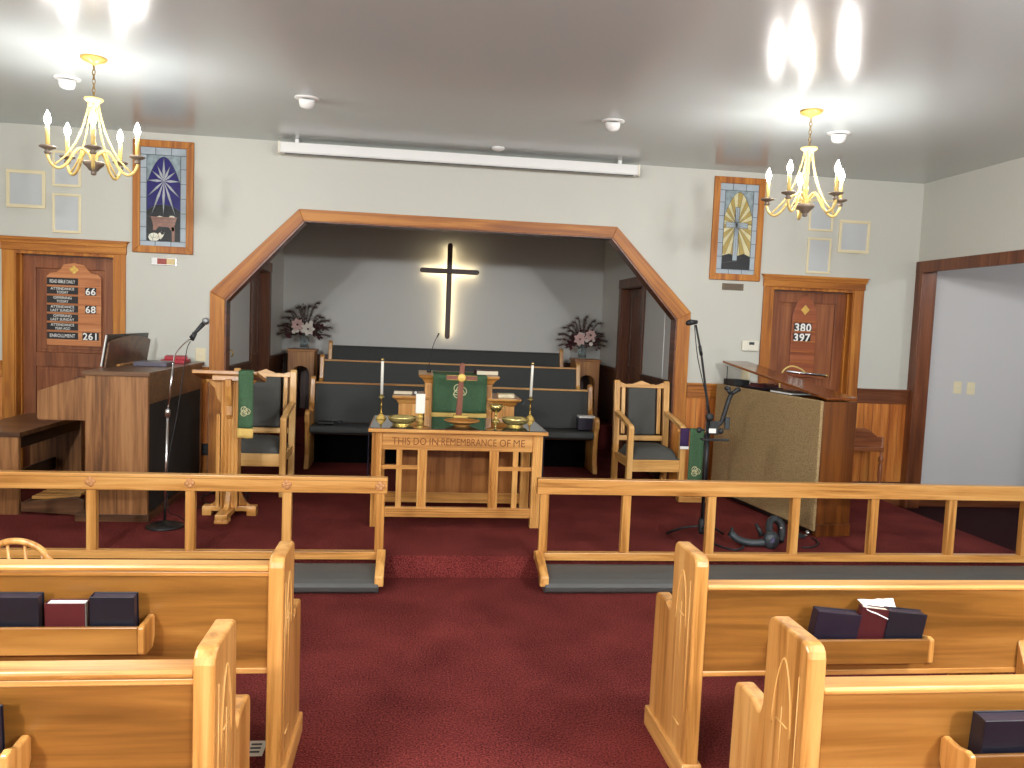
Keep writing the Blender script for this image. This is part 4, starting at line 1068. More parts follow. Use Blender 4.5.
def flowers(label,seed,big,x,y,z):
    r=random.Random(seed)
    t=thing('flower_arrangement',label,'flowers',(x,y,z),'dried flower arrangements',world=False)
    MB().lathe([(.055,0.001),(.06,.01),(.052,.06),(.06,.14),(.066,.15),(.062,.15),(.048,.06),(.05,.012),(.001,.010)],seg=24,cap=False).build('glass_vase',vaseglass,t)
    m=MB()
    for i in range(14):
        a=r.uniform(0,2*PI); q=r.uniform(.01,.035); m.tube([(q*math.cos(a),q*math.sin(a),.02),(-q*math.cos(a)*.5,q*math.sin(a),.10),(q*1.4*math.cos(a+1),q*math.sin(a+1),.19)],.003,5)
    m.build('stems',petm[5],t)
    def leafcl(m,c,d,n,ln,w,k):
        d=Vector(d).normalized()
        for i in range(n):
            dd=(d+Vector((r.uniform(-.5,.5),r.uniform(-.5,.5),r.uniform(-.4,.5)))).normalized()
            s=dd.cross(Vector((0,1,0.2))); s.normalize(); p=Vector(c)+Vector((r.uniform(-.03,.03),r.uniform(-.03,.03),r.uniform(-.03,.03)))
            l=ln*r.uniform(.6,1.2); up=dd.cross(s)*w*.3
            m.add([p,p+dd*l*.5+s*w,p+dd*l,p+dd*l*.5-s*w,p+dd*l*.5+up],[(0,1,4),(1,2,4),(2,3,4),(3,0,4)],False,k)
    # plume feathers fanning outward
    P=MB()
    for i in range(21):
        a=math.radians(6+168*i/20+r.uniform(-6,6)); R=r.uniform(.27,.37)*(1.05 if 50<math.degrees(a)<130 else .95)
        if big=='L' and 60<math.degrees(a)<95: R*=1.15
        yo=r.uniform(-.09,.09)
        curve=spline([(0,0,.17),(R*.45*math.cos(a),yo*.5,.17+R*.55*math.sin(a)),(R*.8*math.cos(a),yo*.9,.17+R*.92*math.sin(a)),(R*1.05*math.cos(a),yo,.17+R*1.02*math.sin(a)-.015)],8)
        P.tube(curve,.0014,5)
        for j,c in enumerate(curve[5:]):
            for kx in range(22):
                dv=(curve[min(len(curve)-1,j+6)]-curve[j+4]); 
                if dv.length<1e-5: dv=Vector((math.cos(a),0,math.sin(a)))
                dv.normalize(); q=(dv+Vector((r.uniform(-.8,.8),r.uniform(-.8,.8),r.uniform(-.7,.7)))).normalized()
                l=.080*r.uniform(.4,1); s=Vector((r.uniform(-1,1),r.uniform(-1,1),r.uniform(-1,1))).normalized()*.0011
                P.add([c-s,c+s,c+q*l],[(0,1,2)],False)
    P.build('plumes',petm[3],t)
    Lf=MB()
    for i in range(60):
        a=r.uniform(0,PI); R=r.uniform(.03,.20); yy=r.uniform(-.12,.12)
        leafcl(Lf,(R*1.0*math.cos(a)*1.1,yy,.19+R*.75*math.sin(a)),(math.cos(a),yy*4,math.sin(a)*.8),4,.055,.014,0)
    for i in range(12):
        a=r.uniform(-.3,PI+.3); leafcl(Lf,(.17*math.cos(a),-.06,.17+.05*math.sin(a)),(math.cos(a),-.3,-.4),3,.06,.014,0)
    Lf.build('burgundy_foliage',petm[2],t)
    G=MB()
    for i in range(16):
        a=r.uniform(0,PI); R=r.uniform(.08,.18); leafcl(G,(R*math.cos(a),-.05,.17+R*.6*math.sin(a)),(math.cos(a),-.5,.1),2,.07,.012,0)
    G.build('green_leaves',petm[4],t)
    def flower(c,rad,k,nm):
        F=MB(); c=Vector(c)
        for ring,(n,rr,tl) in enumerate(((7,1,.25),(6,.75,.6),(4,.42,1.0))):
            for i in range(n):
                a=2*PI*i/n+ring*.4; u=Vector((math.cos(a),-tl,math.sin(a))).normalized(); s=Vector((-math.sin(a),0,math.cos(a)))
                p0=c; p1=c+u*rad*rr*.55+s*rad*.33*rr; p2=c+u*rad*rr; p3=c+u*rad*rr*.55-s*rad*.33*rr; pm=c+u*rad*rr*.6+Vector((0,.006,0))
                F.add([p0,p1,p2,p3,pm],[(0,1,4),(1,2,4),(2,3,4),(3,0,4)],True)
        F.build(nm,petm[k],t)
        H=MB(); H.sphere((c.x,c.y-.02,c.z),.012,8,6); H.build('flower_centre',petm[2],t)
    if big=='L':
        flower((-.070,-.15,.300),.090,0,'large_blossom'); flower((.062,-.16,.25),.095,1,'large_blossom')
        sm=[(-.01,-.13,.225),(-.075,-.13,.225),(-.12,-.11,.21),(-.02,-.1,.30),(.09,-.1,.33),(-.10,-.11,.25)]
    else:
        flower((-.072,-.16,.255),.095,0,'large_blossom'); flower((.07,-.15,.31),.085,0,'large_blossom')
        sm=[(-.075,-.13,.19),(.085,-.13,.195),(-.02,-.11,.31),(.03,-.12,.28),(-.06,-.1,.32),(.12,-.1,.25),(.03,-.12,.24)]
    S=MB()
    for c in sm:
        for kx in range(6):
            a=kx*PI/3; c_=Vector(c); u=Vector((math.cos(a),-.3,math.sin(a)))*.030; s=Vector((-math.sin(a),0,math.cos(a)))*.015
            S.add([c_,c_+u*.6+s,c_+u,c_+u*.6-s],[(0,1,2,3)],False)
    S.build('small_blossoms',petm[1],t)
    T=MB()
    for (dx,top) in ((-.03,.56),(.02,.42),(-.09,.40)) if big=='L' else ((.03,.47),(.075,.45),(-.04,.40),(.10,.38)):
        c=spline([(0,0,.18),(dx*.4,-.02,.18+(top-.18)*.5),(dx,-.02,top)],6); T.tube(c,.0025,5)
        for j in range(5): q=c[-1-j*2 if j*2+1<len(c) else 0]; T.sphere((q.x+r.uniform(-.012,.012),q.y,q.z),.0085,7,5)
    T.build('berry_sprigs',petm[2],t)
flowers('dried flower arrangement with two large pale blooms on the left flower stand',5,'L',-1.80,2.84,1.141)
flowers('dried flower arrangement in a clear vase on the right flower stand',9,'R',1.80,2.84,1.141)

# ------------------------------------------------------------------ altar rails
def altar_rail(x0,x1,posts,name_label,ros,endside,dz=0.0):
    t=thing('altar_rail',name_label,'altar rail',((x0+x1)/2,-2.385,0),'oak altar rails with kneelers')
    MB().box(x0,x1,-2.425,-2.362,.425+dz,.528+dz).build('top_rail',oakX,t,bevel=.005)
    MB().box(x0,x1,-2.418,-2.365,-.012,.040).build('bottom_rail',oakX,t,bevel=.004)
    for x in posts: MB().box(x-.029,x+.029,-2.415,-2.367,.040,.425+dz).build('post',oakZ,t,bevel=.003)
    g=MB(); g.box(x0+.002,x1-.002,-2.4262,-2.4245,.505,.508) if ros else None
    if ros:
        g.build('rail_groove',carvelite,t)
        for x in posts:
            m=MB()
            for k in range(4):
                a=PI/2*k+PI/4*0+.15; c=(x+.016*math.cos(a),-2.427,.476+.016*math.sin(a)); m.sphere(c,.017,8,6,(1,.45,1))
            m.sphere((x,-2.430,.476),.009,8,6); m.box(x-.027,x+.027,-2.428,-2.424,.452,.458)
            m.build('carved_rosette',plain('rosette_tan',(196,138,86),.5) if 'rosette_tan' not in bpy.data.materials else bpy.data.materials['rosette_tan'],t)
    # end bracket of the kneeler
    e=x1 if endside>0 else x0; a,b=(e-.055,e) if endside>0 else (e,e+.055)
    MB().prism([(-2.42,-.005),(-2.42,.060),(-2.66,-.028),(-2.685,-.04),(-2.69,-.10),(-2.645,-.105),(-2.60,-.05)],'X',a,b).build('kneeler_bracket',oakY,t,bevel=.005)
    xa,xb=(x0,e-.03) if endside>0 else (e+.03,x1)
    pad=[(-2.43,NF+.001),(-2.43,-.03),(-2.47,-.028),(-2.58,-.045),(-2.65,-.062),(-2.685,-.08),(-2.70,-.10),(-2.69,-.13),(-2.665,NF+.001)]
    MB().prism(pad,'X',xa,xb).build('kneeler_pad',vinyl,t,bevel=.006)
altar_rail(-4.55,-.545,[-4.16,-3.56,-2.96,-2.362,-1.772,-1.178,-.590],'left oak altar rail with carved rosettes and grey kneeler, left of the aisle step',True,1)
altar_rail(.437,4.55,[.490,1.05,1.645,2.25,2.83,3.42,4.0],'right oak altar rail with grey kneeler, right of the aisle step',False,-1,.012)

# ------------------------------------------------------------------ nave pews
def nave_pew(xf,s,yb,capz,topz,label,length=3.3,sup=None,az=.455,pb=.285,ch=.022):
    """xf aisle face x, s=-1 pew extends to -x, +1 to +x; yb back plane (nearest the camera)"""
    t=thing('church_pew',label,'pew',(xf,yb,NF),'oak pews beside the aisle')
    E=[(0,NF+.001),(0,topz-.036),(.005,topz-.018),(.018,topz-.005),(.036,topz),(.215,topz),(.235,topz-.010),(.243,topz-.035),(.246,az+.02),(.256,az-.012),(.27,az-.02),(.288,az-.012),(.31,az),(.415,az),(.438,az-.008),(.447,az-.03),(.462,NF+.001)]
    th=.053
    for k,x in enumerate((xf,xf+s*(length-th))):
        a,b=x,x+s*th
        e=MB().prism([(yb+p,q) for p,q in E],'X',min(a,b),max(a,b)).build('end_panel',oakZ,t,bevel=.012,seg=3)
        MB().prism([(yb-.012,NF+.001),(yb-.012,NF+.075),(yb-.004,NF+.09),(yb+.470,NF+.09),(yb+.478,NF+.075),(yb+.478,NF+.001)],'X',min(a,b)-.012,max(a,b)+.012).build('base_moulding',oakY,t,bevel=.005)
        if k==0:
            # routed gothic arch and small cross on the aisle face
            fx=xf-s*.0005; G=MB(); yc=yb+.125; zt=topz-.085
            for d in (-1,1):
                pts=[(fx,yc+d*.055*math.sin(i/8*PI/2),zt-.21*(1-math.cos(i/8*PI/2))**.8) for i in range(9)]
                G.tube(pts,.0028,6)
            G.tube([(fx,yc-.035,.475),(fx,yc+.03,.475)],.0028,6); G.tube([(fx,yc,.52),(fx,yc,.30)],.0018,6)
            G.tube([(fx,yc-.04,.05),(fx,yc+.03,.05)],.0028,6); G.tube([(fx,yb+.04,topz-.10),(fx,yb+.04,.02)],.0016,6)
            G.build('routed_arch',plain('groove_light',(226,176,104),.4) if 'groove_light' not in bpy.data.materials else bpy.data.materials['groove_light'],t)
    a=xf+s*th; b=xf+s*(length-th); lo,hi=min(a,b),max(a,b)
    MB().prism([(yb+.012,capz-ch),(yb+.004,capz-ch+.006),(yb+.004,capz-.008),(yb+.010,capz),(yb+.075,capz),(yb+.082,capz-.01),(yb+.082,capz-ch),],'X',lo,hi).build('cap_rail',oakX,t,bevel=.004)
    if s<0: MB().prism([(yb+.016,capz-.042),(yb+.012,capz-.037),(yb+.012,capz-ch),(yb+.05,capz-ch),(yb+.05,capz-.042)],'X',lo,hi).build('cap_moulding',oakX,t,bevel=.002)
    MB().prism([(yb+.022,pb),(yb+.022,capz-ch),(yb+.05,capz-ch),(yb+.05,pb)],'X',lo,hi).build('backrest',plyX,t)
    MB().prism([(yb+.018,pb-.017),(yb+.018,pb+.003),(yb+.06,pb+.003),(yb+.06,pb-.017)],'X',lo,hi).build('lower_rail',oakX,t,bevel=.003)
    MB().prism([(yb+.055,pb+.018),(yb+.42,pb+.018),(yb+.444,pb+.012),(yb+.444,pb-.002),(yb+.055,pb)],'X',lo,hi).build('seat',oakX,t,bevel=.006)
    if sup:
        MB().prism([(yb-.12,NF+.001),(yb-.08,.20),(yb+.018,.40),(yb+.018,.24),(yb+.40,.23),(yb+.40,NF+.001)],'X',sup-.02,sup+.02).build('support_panel',oakZ,t,bevel=.004)
    return t
def rack(x0,x1,yb,z0,z1,label,zend):
    """book rack hung on the back of a pew; front panel z0..z1, shaped ends"""
    t=thing('book_rack',label,'book rack',((x0+x1)/2,yb-.05,z0),'book racks on the pew backs')
    y1=yb+.0215; yf=yb-.092
    MB().box(x0+.02,x1-.02,yf,yf+.014,z0,z1).build('front_panel',plyX,t,bevel=.003)
    MB().box(x0+.02,x1-.02,yf+.014,y1,z0+.004,z0+.018).build('bottom_board',oakX,t)
    for x in (x0,x1-.02):
        MB().prism([(yf-.004,z0+.004),(yf-.004,z1),(yf+.018,z1+.006),(yf+.055,zend),(y1-.012,zend+.004),(y1,zend-.008),(y1,z0+.02),(y1-.02,z0-.012),(yf+.02,z0-.012)],'X',x,x+.02).build('rack_end',oakZ,t,bevel=.005)
    return z0+.0185
def hymnal(x,yb,z,w,mat,label,h=.215,th=.036,lean=0.0,tilt=0.0,group='hymnals in the pew racks',pagecol=None,cat='hymnal'):
    t=thing('hymnal',label,cat,(x,yb-.035,z),group,world=False)
    t.rotation_euler=(lean,tilt,0)
    c=.004
    m=MB(); m.box(-w/2,w/2,-th/2,-th/2+c,0,h); m.box(-w/2,w/2,th/2-c,th/2,0,h); m.box(-w/2,-w/2+c,-th/2+c,th/2-c,0,h)
    m.build('cover',mat,t,bevel=.0015)
    MB().box(-w/2+c,w/2-.004,-th/2+c,th/2-c,.003,h-.004).build('pages',pagecol or pages,t)
    return t
AY,BY=-4.81,-5.655
nave_pew(-.815,-1,-4.815,.690,.719,'oak pew left of the aisle, far one with the windsor chair beyond it',az=.430,pb=.32,ch=.024)
nave_pew(-.854,-1,-5.60,.672,.722,'oak pew left of the aisle, nearest the camera',az=.413,pb=.30,ch=.024)
nave_pew(.65,1,AY,.621,.727,'oak pew right of the aisle, far one with a paper among its books',sup=2.0)
nave_pew(.65,1,BY,.628,.744,'oak pew right of the aisle, nearest the camera')
dkpg=plain('dark_page_edge',(48,42,56),.35,spec=.6)
zb=rack(-2.10,-1.243,-4.815,.421,.513,'wooden book rack on the far left pew back holding three books',.518)
zr=zb
hymnal(-1.352,-4.815,zr,.140,bookblk,'navy hymnal at the right end of the far left rack, nearest the aisle',h=.170,th=.045,lean=.08,pagecol=dkpg)
hymnal(-1.500,-4.815,zr,.125,bookred,'red book with white page tops standing between two navy hymnals',h=.145,th=.042,lean=.05,pagecol=paper,group=None,cat='book')
hymnal(-1.660,-4.815,zr,.165,bookblk,'navy hymnal at the left of the red book, at the picture edge',h=.170,th=.045,lean=.08,pagecol=dkpg)
zb=rack(.98,1.548,AY,.357,.449,'wooden book rack on the far right pew back holding three books and a paper',.443)
hymnal(1.165,AY,zb,.170,bookpur,'dark purple hymnal at the left of the right rack, left of the paper',h=.172,th=.045,lean=.10,tilt=.10,pagecol=dkpg)
hymnal(1.310,AY,zb,.120,bookmar,'maroon book tucked under the white paper in the right rack',h=.185,th=.030,lean=.10,tilt=.12,group=None,cat='book')
hymnal(1.435,AY,zb,.150,bookblk,'navy hymnal right of the white paper in the right rack',h=.172,th=.045,lean=.10,tilt=.10,pagecol=dkpg)
# crumpled paper lying on top of the books
m=MB(); r=random.Random(4)
nx,ny=7,4; V=[];F=[]
for j in range(ny+1):
    for i in range(nx+1):
        u=i/nx; v=j/ny
        x=1.285+u*.150; y=AY-.075+v*.07+.0; z=.552+v*.012-u*.018*(1-v)-(.045*u*(1-v)) +r.uniform(-.003,.003)
        V.append((x,y+.01*u,z+.006))
n=len(V); V+=[(a,b,c-.0015) for a,b,c in V]; W=nx+1
for j in range(ny):
    for i in range(nx): a=j*W+i; F.append((a,a+1,a+1+W,a+W)); F.append((n+a,n+a+W,n+a+W+1,n+a+1))
for j in range(ny): a=j*W; F.append((a,a+W,n+a+W,n+a)); b=a+nx; F.append((b,n+b,n+b+W,b+W))
for i in range(nx): F.append((i,n+i,n+i+1,i+1)); c=ny*W+i; F.append((c,c+1,n+c+1,n+c))
o=m.add(V,F).build('loose_paper',paper,loc=(1.38,AY-.04,.56)); tag(o,'creased white paper lying over the books in the far right rack','paper')
zb=rack(1.055,2.0,BY,.396,.487,'wooden book rack on the nearest right pew back, at the bottom right corner',.485)
hymnal(1.185,BY,zb,.150,bookblk,'navy hymnal in the nearest right rack at the bottom right corner',h=.158,th=.05,lean=.08,pagecol=dkpg)
hymnal(1.345,BY,zb,.150,bookpur,'dark purple hymnal at the right picture edge in the nearest right rack',h=.155,th=.045,lean=.08,pagecol=dkpg)
zb=rack(-2.0,-1.285,-5.60,.43,.520,'wooden book rack on the nearest left pew back, at the bottom left corner',.512)
hymnal(-1.392,-5.60,zb,.13,bookblk,'navy hymnal in the nearest left rack at the bottom left corner',h=.160,th=.045,lean=.08,pagecol=dkpg)
# card on the carpet between left pews
t=thing('printed_card','small printed card lying on the carpet beside the left pews','card',(-.96,-4.47,NF))
MB().box(-1.0,-.93,-4.52,-4.41,NF+.001,NF+.004).build('card',offw,t)
m=MB()
for i in range(3): m.box(-.985,-.945,-4.50+i*.028,-4.487+i*.028,NF+.004,NF+.0045)
m.build('print_marks',greyp,t)
# windsor chair
t=thing('windsor_chair','low hoop-backed windsor chair beyond the far left pew','chair',(-1.95,-3.95,NF))
X0,Y0=-1.995,-4.13
MB().lathe([(.19,.425-.15),(.21,.44-.15),(.205,.455-.15),(.17,.458-.15),(.001,.450-.15)],(X0,Y0+.19,0),28).build('seat',oakX,t)
hp=[(X0-.185,Y0+.06,.31)]+[(X0-.13*math.cos(a)*1.0-.0,Y0+.01,.47+.145*math.sin(a)) for a in [i/10*PI for i in range(11)]]+[(X0+.185,Y0+.06,.31)]
hp=[(X0-.17,Y0+.06,.31),(X0-.16,Y0+.02,.42)]+[(X0-.14*math.cos(a),Y0-.005,.455+.125*math.sin(a)) for a in [i/8*PI for i in range(1,8)]]+[(X0+.16,Y0+.02,.42),(X0+.17,Y0+.06,.31)]
MB().tube(spline(hp,5),.014,10).build('hoop',oakZ,t)
for i in range(4):
    u=(i-1.5)*.068; zt=.455+.12*math.sqrt(max(0,1-(u/.14)**2))
    MB().tube([(X0+u*.7,Y0+.05,.31),(X0+u*.9,Y0+.02,.42),(X0+u,Y0-.004,zt)],[.006,.009,.006],8).build('spindle',oakZ,t)
for sx in (-1,1):
    for sy in (-1,1):
        MB().tube([(X0+sx*.12,Y0+.19+sy*.12,.285),(X0+sx*.15,Y0+.19+sy*.15,.08),(X0+sx*.17,Y0+.19+sy*.17,NF+.001)],[.014,.02,.012],10).build('leg',oakZ,t)
for sy in (-1,1): MB().tube([(X0-.148,Y0+.19+sy*.148,.05),(X0+.148,Y0+.19+sy*.148,.05)],.009,8).build('stretcher',oakX,t)
# ------------------------------------------------------------------ piano seen from behind
RZ=math.radians(7.2)
t=thing('upright_piano','upright piano seen from behind, with beige fabric back and raised lid','piano',(2.73,-1.81,0),world=False,rotz=RZ)
D,LN,H=.295,1.64,1.055
MB().box(.0,D,0,.04,.10,H).build('end_panel',pianoZ,t,bevel=.004)
MB().box(.0,D,LN-.04,LN,.10,H).build('end_panel',pianoZ,t,bevel=.004)
MB().box(-.0,D+.006,-.008,.05,.001,.10).build('plinth',pianoZ,t,bevel=.004)
MB().box(-.0,D+.006,LN-.05,LN+.008,.001,.10).build('plinth',pianoZ,t,bevel=.004)
MB().box(-.028,-.001,-.0,LN-.0,.045,H+.006).build('fabric_back',fabric,t,bevel=.008)
MB().box(-.01,.03,.05,LN-.05,.012,.045).build('bottom_rail',blackm,t)
MB().box(D-.03,D,.04,LN-.04,.10,H).build('front_panel',pianoZ,t)
MB().box(.0,D,.04,LN-.04,.10,.13).build('bottom_board',dwal,t)
MB().box(.02,D-.03,.04,LN-.04,.93,.95).build('tuning_shelf',blackm,t)
MB().box(.26,.46,1.0,LN-.04,.60,.64).build('key_bed',pianoY,t,bevel=.004)
m=MB()
for xx in (.10,.22): m.tube([(-.02,.12,.03),(-.02,.06,.03)],.018,10)
MB().sphere((-.035,.05,.022),.022,10,8).build('caster',chrome,t)
MB().sphere((-.035,LN-.06,.022),.022,10,8).build('caster',chrome,t)
Rl=Matrix.Translation((0,-.012,H+.012))@Matrix.Rotation(math.radians(6.9),4,'X')
lid=MB().box(.012,D-.012,0,LN+.01,0,.022,Rl).build('lid',pianoY,t,bevel=.006)
MB().tube([(.0,1.50,H+.01),(.0,1.50,H+.185)],.004,8).build('lid_prop',blackm,t)
# things lying on the piano
def onp(x,y,z):
    c,s=math.cos(RZ),math.sin(RZ); return (2.73+x*c-y*s,-1.81+x*s+y*c,z)
o_=onp(.10,1.46,H+.004)
t=thing('audio_receiver','small black electronic box with cable on the far end of the piano','electronics',o_,world=False,rotz=RZ)
MB().box(-.10,.06,-.10,.10,0.003,.060).build('case',blackp,t,bevel=.004)
MB().tube(spline([(.08,0,.02),(.16,.0,.045),(.20,-.06,.02),(.26,-.08,.008)]),.004,6).build('cable',plain('pale_cable',(190,188,184),.5),t)
o_=onp(.12,1.08,H+.004)
t=thing('hymn_folder','dark folders lying open on top of the piano under the lid','folder',o_,world=False,rotz=RZ+.2)
MB().box(-.10,.14,-.12,.12,0.003,.022).build('folder',bookblk,t,bevel=.002)
MB().prism([(-.08,.022),(.12,.022),(.10,.05),(.02,.028),(-.05,.055)],'Y',-.09,.09).build('open_leaf',bookmar,t)
o_=onp(.12,.66,H+.004)
t=thing('sheet_stack','flat stack of white sheets on the piano under the lid','paper',o_,world=False,rotz=RZ)
MB().box(-.09,.10,-.16,.14,0.003,.016).build('sheets',paper,t)
MB().box(-.09,.10,-.17,.15,.0165,.024).build('dark_cover',bookblk,t)
# piano lamp with curved arm, standing at the music desk side
pl=thing('piano_lamp','brass piano lamp with curved arm and long tube shade above the piano','lamp',onp(.44,1.30,.641),world=True)
bx,by,bz=onp(.44,1.30,.641)
MB().lathe([(.055,0.001),(.055,.012),(.02,.02),(.008,.03)],(bx,by,bz),24).build('base',brass,pl)
p0=Vector((bx,by,bz+.02))
MB().tube(spline([p0,p0+Vector((0,0,.32)),p0+Vector((-.0,0,.48)),p0+Vector((.03,0,.565)),p0+Vector((.10,0,.605)),p0+Vector((.19,0,.585)),p0+Vector((.24,0,.55))]),.007,10).build('curved_arm',cream,pl)
MB().tube([p0+Vector((.06,0,.555)),p0+Vector((.46,.02,.525))],.014,12).build('tube_shade',chrome,pl)
m=MB(); m.sphere(tuple(p0+Vector((.465,.02,.5245))),.016,10,8); m.build('end_knob',brass,pl)

# wooden rack with shaped top board against the wall right of the piano
t=thing('wooden_rack','dark wooden rack with shaped top board and turned posts, right of the piano','rack',(3.90,-.35,0))
X0,Y0=3.90,-.33
crest=[(X0-.24,.50),(X0+.25,.50),(X0+.25,.60),(X0+.20,.605),(X0+.16,.63),(X0+.12,.665),(X0+.06,.685),(X0-.10,.685),(X0-.18,.65),(X0-.24,.60)]
MB().prism(crest,'Y',Y0-.012,Y0+.012).build('crest_board',doorX,t,bevel=.004)
MB().box(X0-.25,X0+.27,Y0-.018,Y0+.016,.46,.50).build('upper_rail',doorX,t,bevel=.004)
MB().box(X0-.25,X0+.26,Y0-.012,Y0+.012,.06,.10).build('lower_rail',doorX,t,bevel=.004)
for s_ in (-1,1):
    MB().lathe([(.016,.001),(.022,.08),(.014,.14),(.022,.22),(.022,.32),(.014,.345),(.022,.36),(.028,.38),(.022,.40),(.012,.42),(.016,.45),(.016,.60),(.003,.605)],(X0+s_*.255,Y0,0),16).build('turned_post',doorZ,t)
    MB().box(X0+s_*.255-.02,X0+s_*.255+.02,Y0-.12,Y0+.12,0.001,.035).build('foot',doorX,t,bevel=.005)

# paraments rack beside right chair
t=thing('parament_stand','low oak stand with a bar beside the right armchair','stand',(2.16,-.62,0))
MB().box(2.02,2.30,-.66,-.58,0.001,.05).build('foot',oakX,t,bevel=.004)
MB().box(2.135,2.175,-.64,-.60,.05,.66).build('post',oakZ,t,bevel=.003)
MB().box(1.98,2.30,-.635,-.605,.645,.668).build('bar',oakX,t,bevel=.003)
MB().box(2.255,2.30,-.62,-.60,.668,.74).build('end_clip',plain('pale_grey_metal',(176,178,176),.4),t,bevel=.003)
t=thing('green_stole','green stole with cream emblem hanging on the low stand beside the microphone stand','stole',(2.18,-.65,.08))
m=cloth(2.09,2.225,-.665,.14,.672,0,greencl,amp=.004); m.build('fabric',greencl,t)
m=cloth(2.087,2.228,-.666,.065,.14,0,goldcloth,nseg=3,amp=.003); m.build('gold_end',goldcloth,t)
MB().box(2.09,2.225,-.662,-.600,.669,.674).build('top_fold',greencl,t)
ring_emblem(2.158,-.673,.29,.045).build('emblem',cromark,t)
t=thing('purple_stole','short purple stole with white edge hanging beside the green stole','stole',(2.05,-.65,.50))
m=cloth(2.005,2.086,-.655,.515,.672,0,purple,amp=.003,nseg=6); m.build('fabric',purple,t)
MB().box(2.005,2.086,-.660,-.650,.49,.514).build('white_edge',wht,t)
MB().box(2.005,2.086,-.652,-.600,.669,.674).build('top_fold',purple,t)

# right boom microphone stand with accessories
mx,my=1.77,-1.92
t=thing('microphone_stand','black boom microphone stand on tripod legs left of the piano','microphone stand',(mx,my,0))
m=MB(); m.tube([(mx,my,.06),(mx,my,.95)],.013,10); m.tube([(mx,my,.36),(mx,my,.80)],.021,12); m.build('pole',blackm,t)
MB().lathe([(.022,.05),(.026,.07),(.026,.15),(.02,.165)],(mx,my,0),16).build('leg_hub',blackp,t)
for a in (150,265,30):
    r_=math.radians(a); MB().tube([(mx,my,.11),(mx+.14*math.cos(r_),my+.14*math.sin(r_),.075),(mx+.26*math.cos(r_),my+.26*math.sin(r_),.014)],[.008,.008,.010],8).build('leg',blackm,t)
MB().lathe([(.014,.60),(.02,.61),(.02,.70),(.014,.71)],(mx,my,0),14).build('height_clutch',blackp,t)
MB().tube([(mx+.03,my,.86),(mx-.01,my,1.02),(1.69,my,1.385),(1.635,my,1.60)],[.009,.009,.0085,.007],10).build('boom_arm',blackm,t)
MB().tube([(1.69,my,1.38),(1.673,my,1.45)],.012,10).build('boom_collar',blackp,t)
MB().lathe([(.012,0),(.03,.004),(.03,.02),(.012,.026)],(0,0,0),16,Matrix.Translation((mx-.005,my-.03,.93))@Matrix.Rotation(PI/2,4,'X')).build('boom_clutch_knob',blackp,t)
MB().tube(spline([(1.62,my-.01,1.60),(1.66,my-.01,1.36),(1.74,my-.02,1.05),(1.755,my-.02,.80),(1.765,my-.02,.35),(1.78,my-.03,.02)]),.0035,6).build('cable',blackp,t)
t=thing('microphone','small black microphone at the top of the boom stand, before the right arch post','microphone',(1.60,my,1.62))
MB().tube([(1.580,my,1.612),(1.595,my,1.618),(1.645,my,1.622)],[.020,.022,.013],12).build('body',blackp,t)
MB().sphere((1.576,my,1.612),.019,12,8).build('grille',blackm,t)
t=thing('phone_holder','black bendable phone clamp fixed to the boom stand','phone holder',(1.88,my,.9))
MB().tube(spline([(1.80,my-.01,.85),(1.86,my-.015,.885),(1.885,my-.02,.96),(1.905,my-.02,1.04),(1.925,my-.02,1.10)]),.017,10).build('flex_arm',blackp,t)
MB().tube([(1.925,my-.02,1.10),(1.90,my-.02,1.14)],[.012,.018],10).build('clamp_jaw',blackp,t)
MB().tube([(1.925,my-.02,1.10),(1.972,my-.02,1.135)],[.012,.018],10).build('clamp_jaw',blackp,t)
for p in ((1.897,my-.02,1.145),(1.975,my-.02,1.138)): MB().sphere(p,.022,10,8,(1.2,.8,.8)).build('grip_pad',blackp,t)
MB().box(1.89,1.925,my-.035,my-.01,.84,.93).build('hinge_block',greyp,t,bevel=.005)
t=thing('stand_tray','black bracket with knobs and a white label across the boom stand','bracket',(1.80,my,.8))
MB().box(1.72,1.93,my-.035,my+.005,.752,.768).build('bar',blackm,t,bevel=.003)
MB().box(1.775,1.845,my-.034,my-.014,.80,.90).build('clamp_body',blackp,t,bevel=.004)
MB().box(1.768,1.822,my-.0365,my-.034,.812,.845).build('white_label',wht,t)
m=MB(); m.text('K&M' if False else '',0,0,0,1) if False else None
for x,z in ((1.865,.825),(1.70,.83)): MB().sphere((x,my-.02,z),.022,10,8,(1,.7,1)).build('knob',blackp,t)
MB().tube([(1.70,my-.02,.83),(1.865,my-.02,.825)],.006,8).build('rod',blackm,t)
# grey device lying on the platform
t=thing('gimbal_stand','dark grey curved-arm floor device lying on the carpet before the piano','device',(2.15,-1.95,0))
g0=Vector((2.36,-2.12,.0))
MB().tube(spline([(2.13,-2.02,.075),(2.18,-2.06,.04),(2.27,-2.10,.03),(2.36,-2.12,.045)]),[.027]*19,10).build('curved_arm',greyp,t)
MB().tube([(2.13,-2.02,.06),(2.14,-2.01,.125)],[.028,.006],10).build('hook_end',blackp,t)
MB().sphere((2.39,-2.13,.06),.056,14,10,(1.05,.8,1.25)).build('hub',greyp,t)
MB().tube([(2.355,-2.05,.07),(2.315,-2.02,.155)],[.022,.010],10).build('claw',blackp,t)
MB().tube(spline([(2.40,-2.08,.08),(2.42,-2.02,.14),(2.45,-1.98,.17),(2.49,-1.97,.185)]),[.026]*19,10).build('upright_arm',greyp,t)
MB().tube(spline([(2.49,-1.97,.18),(2.53,-1.98,.14),(2.53,-2.0,.08),(2.50,-2.04,.03)]),[.03]*19,10).build('rear_arm',blackp,t)
MB().sphere((2.515,-2.015,.12),.012,8,6).build('chrome_button',chrome,t)
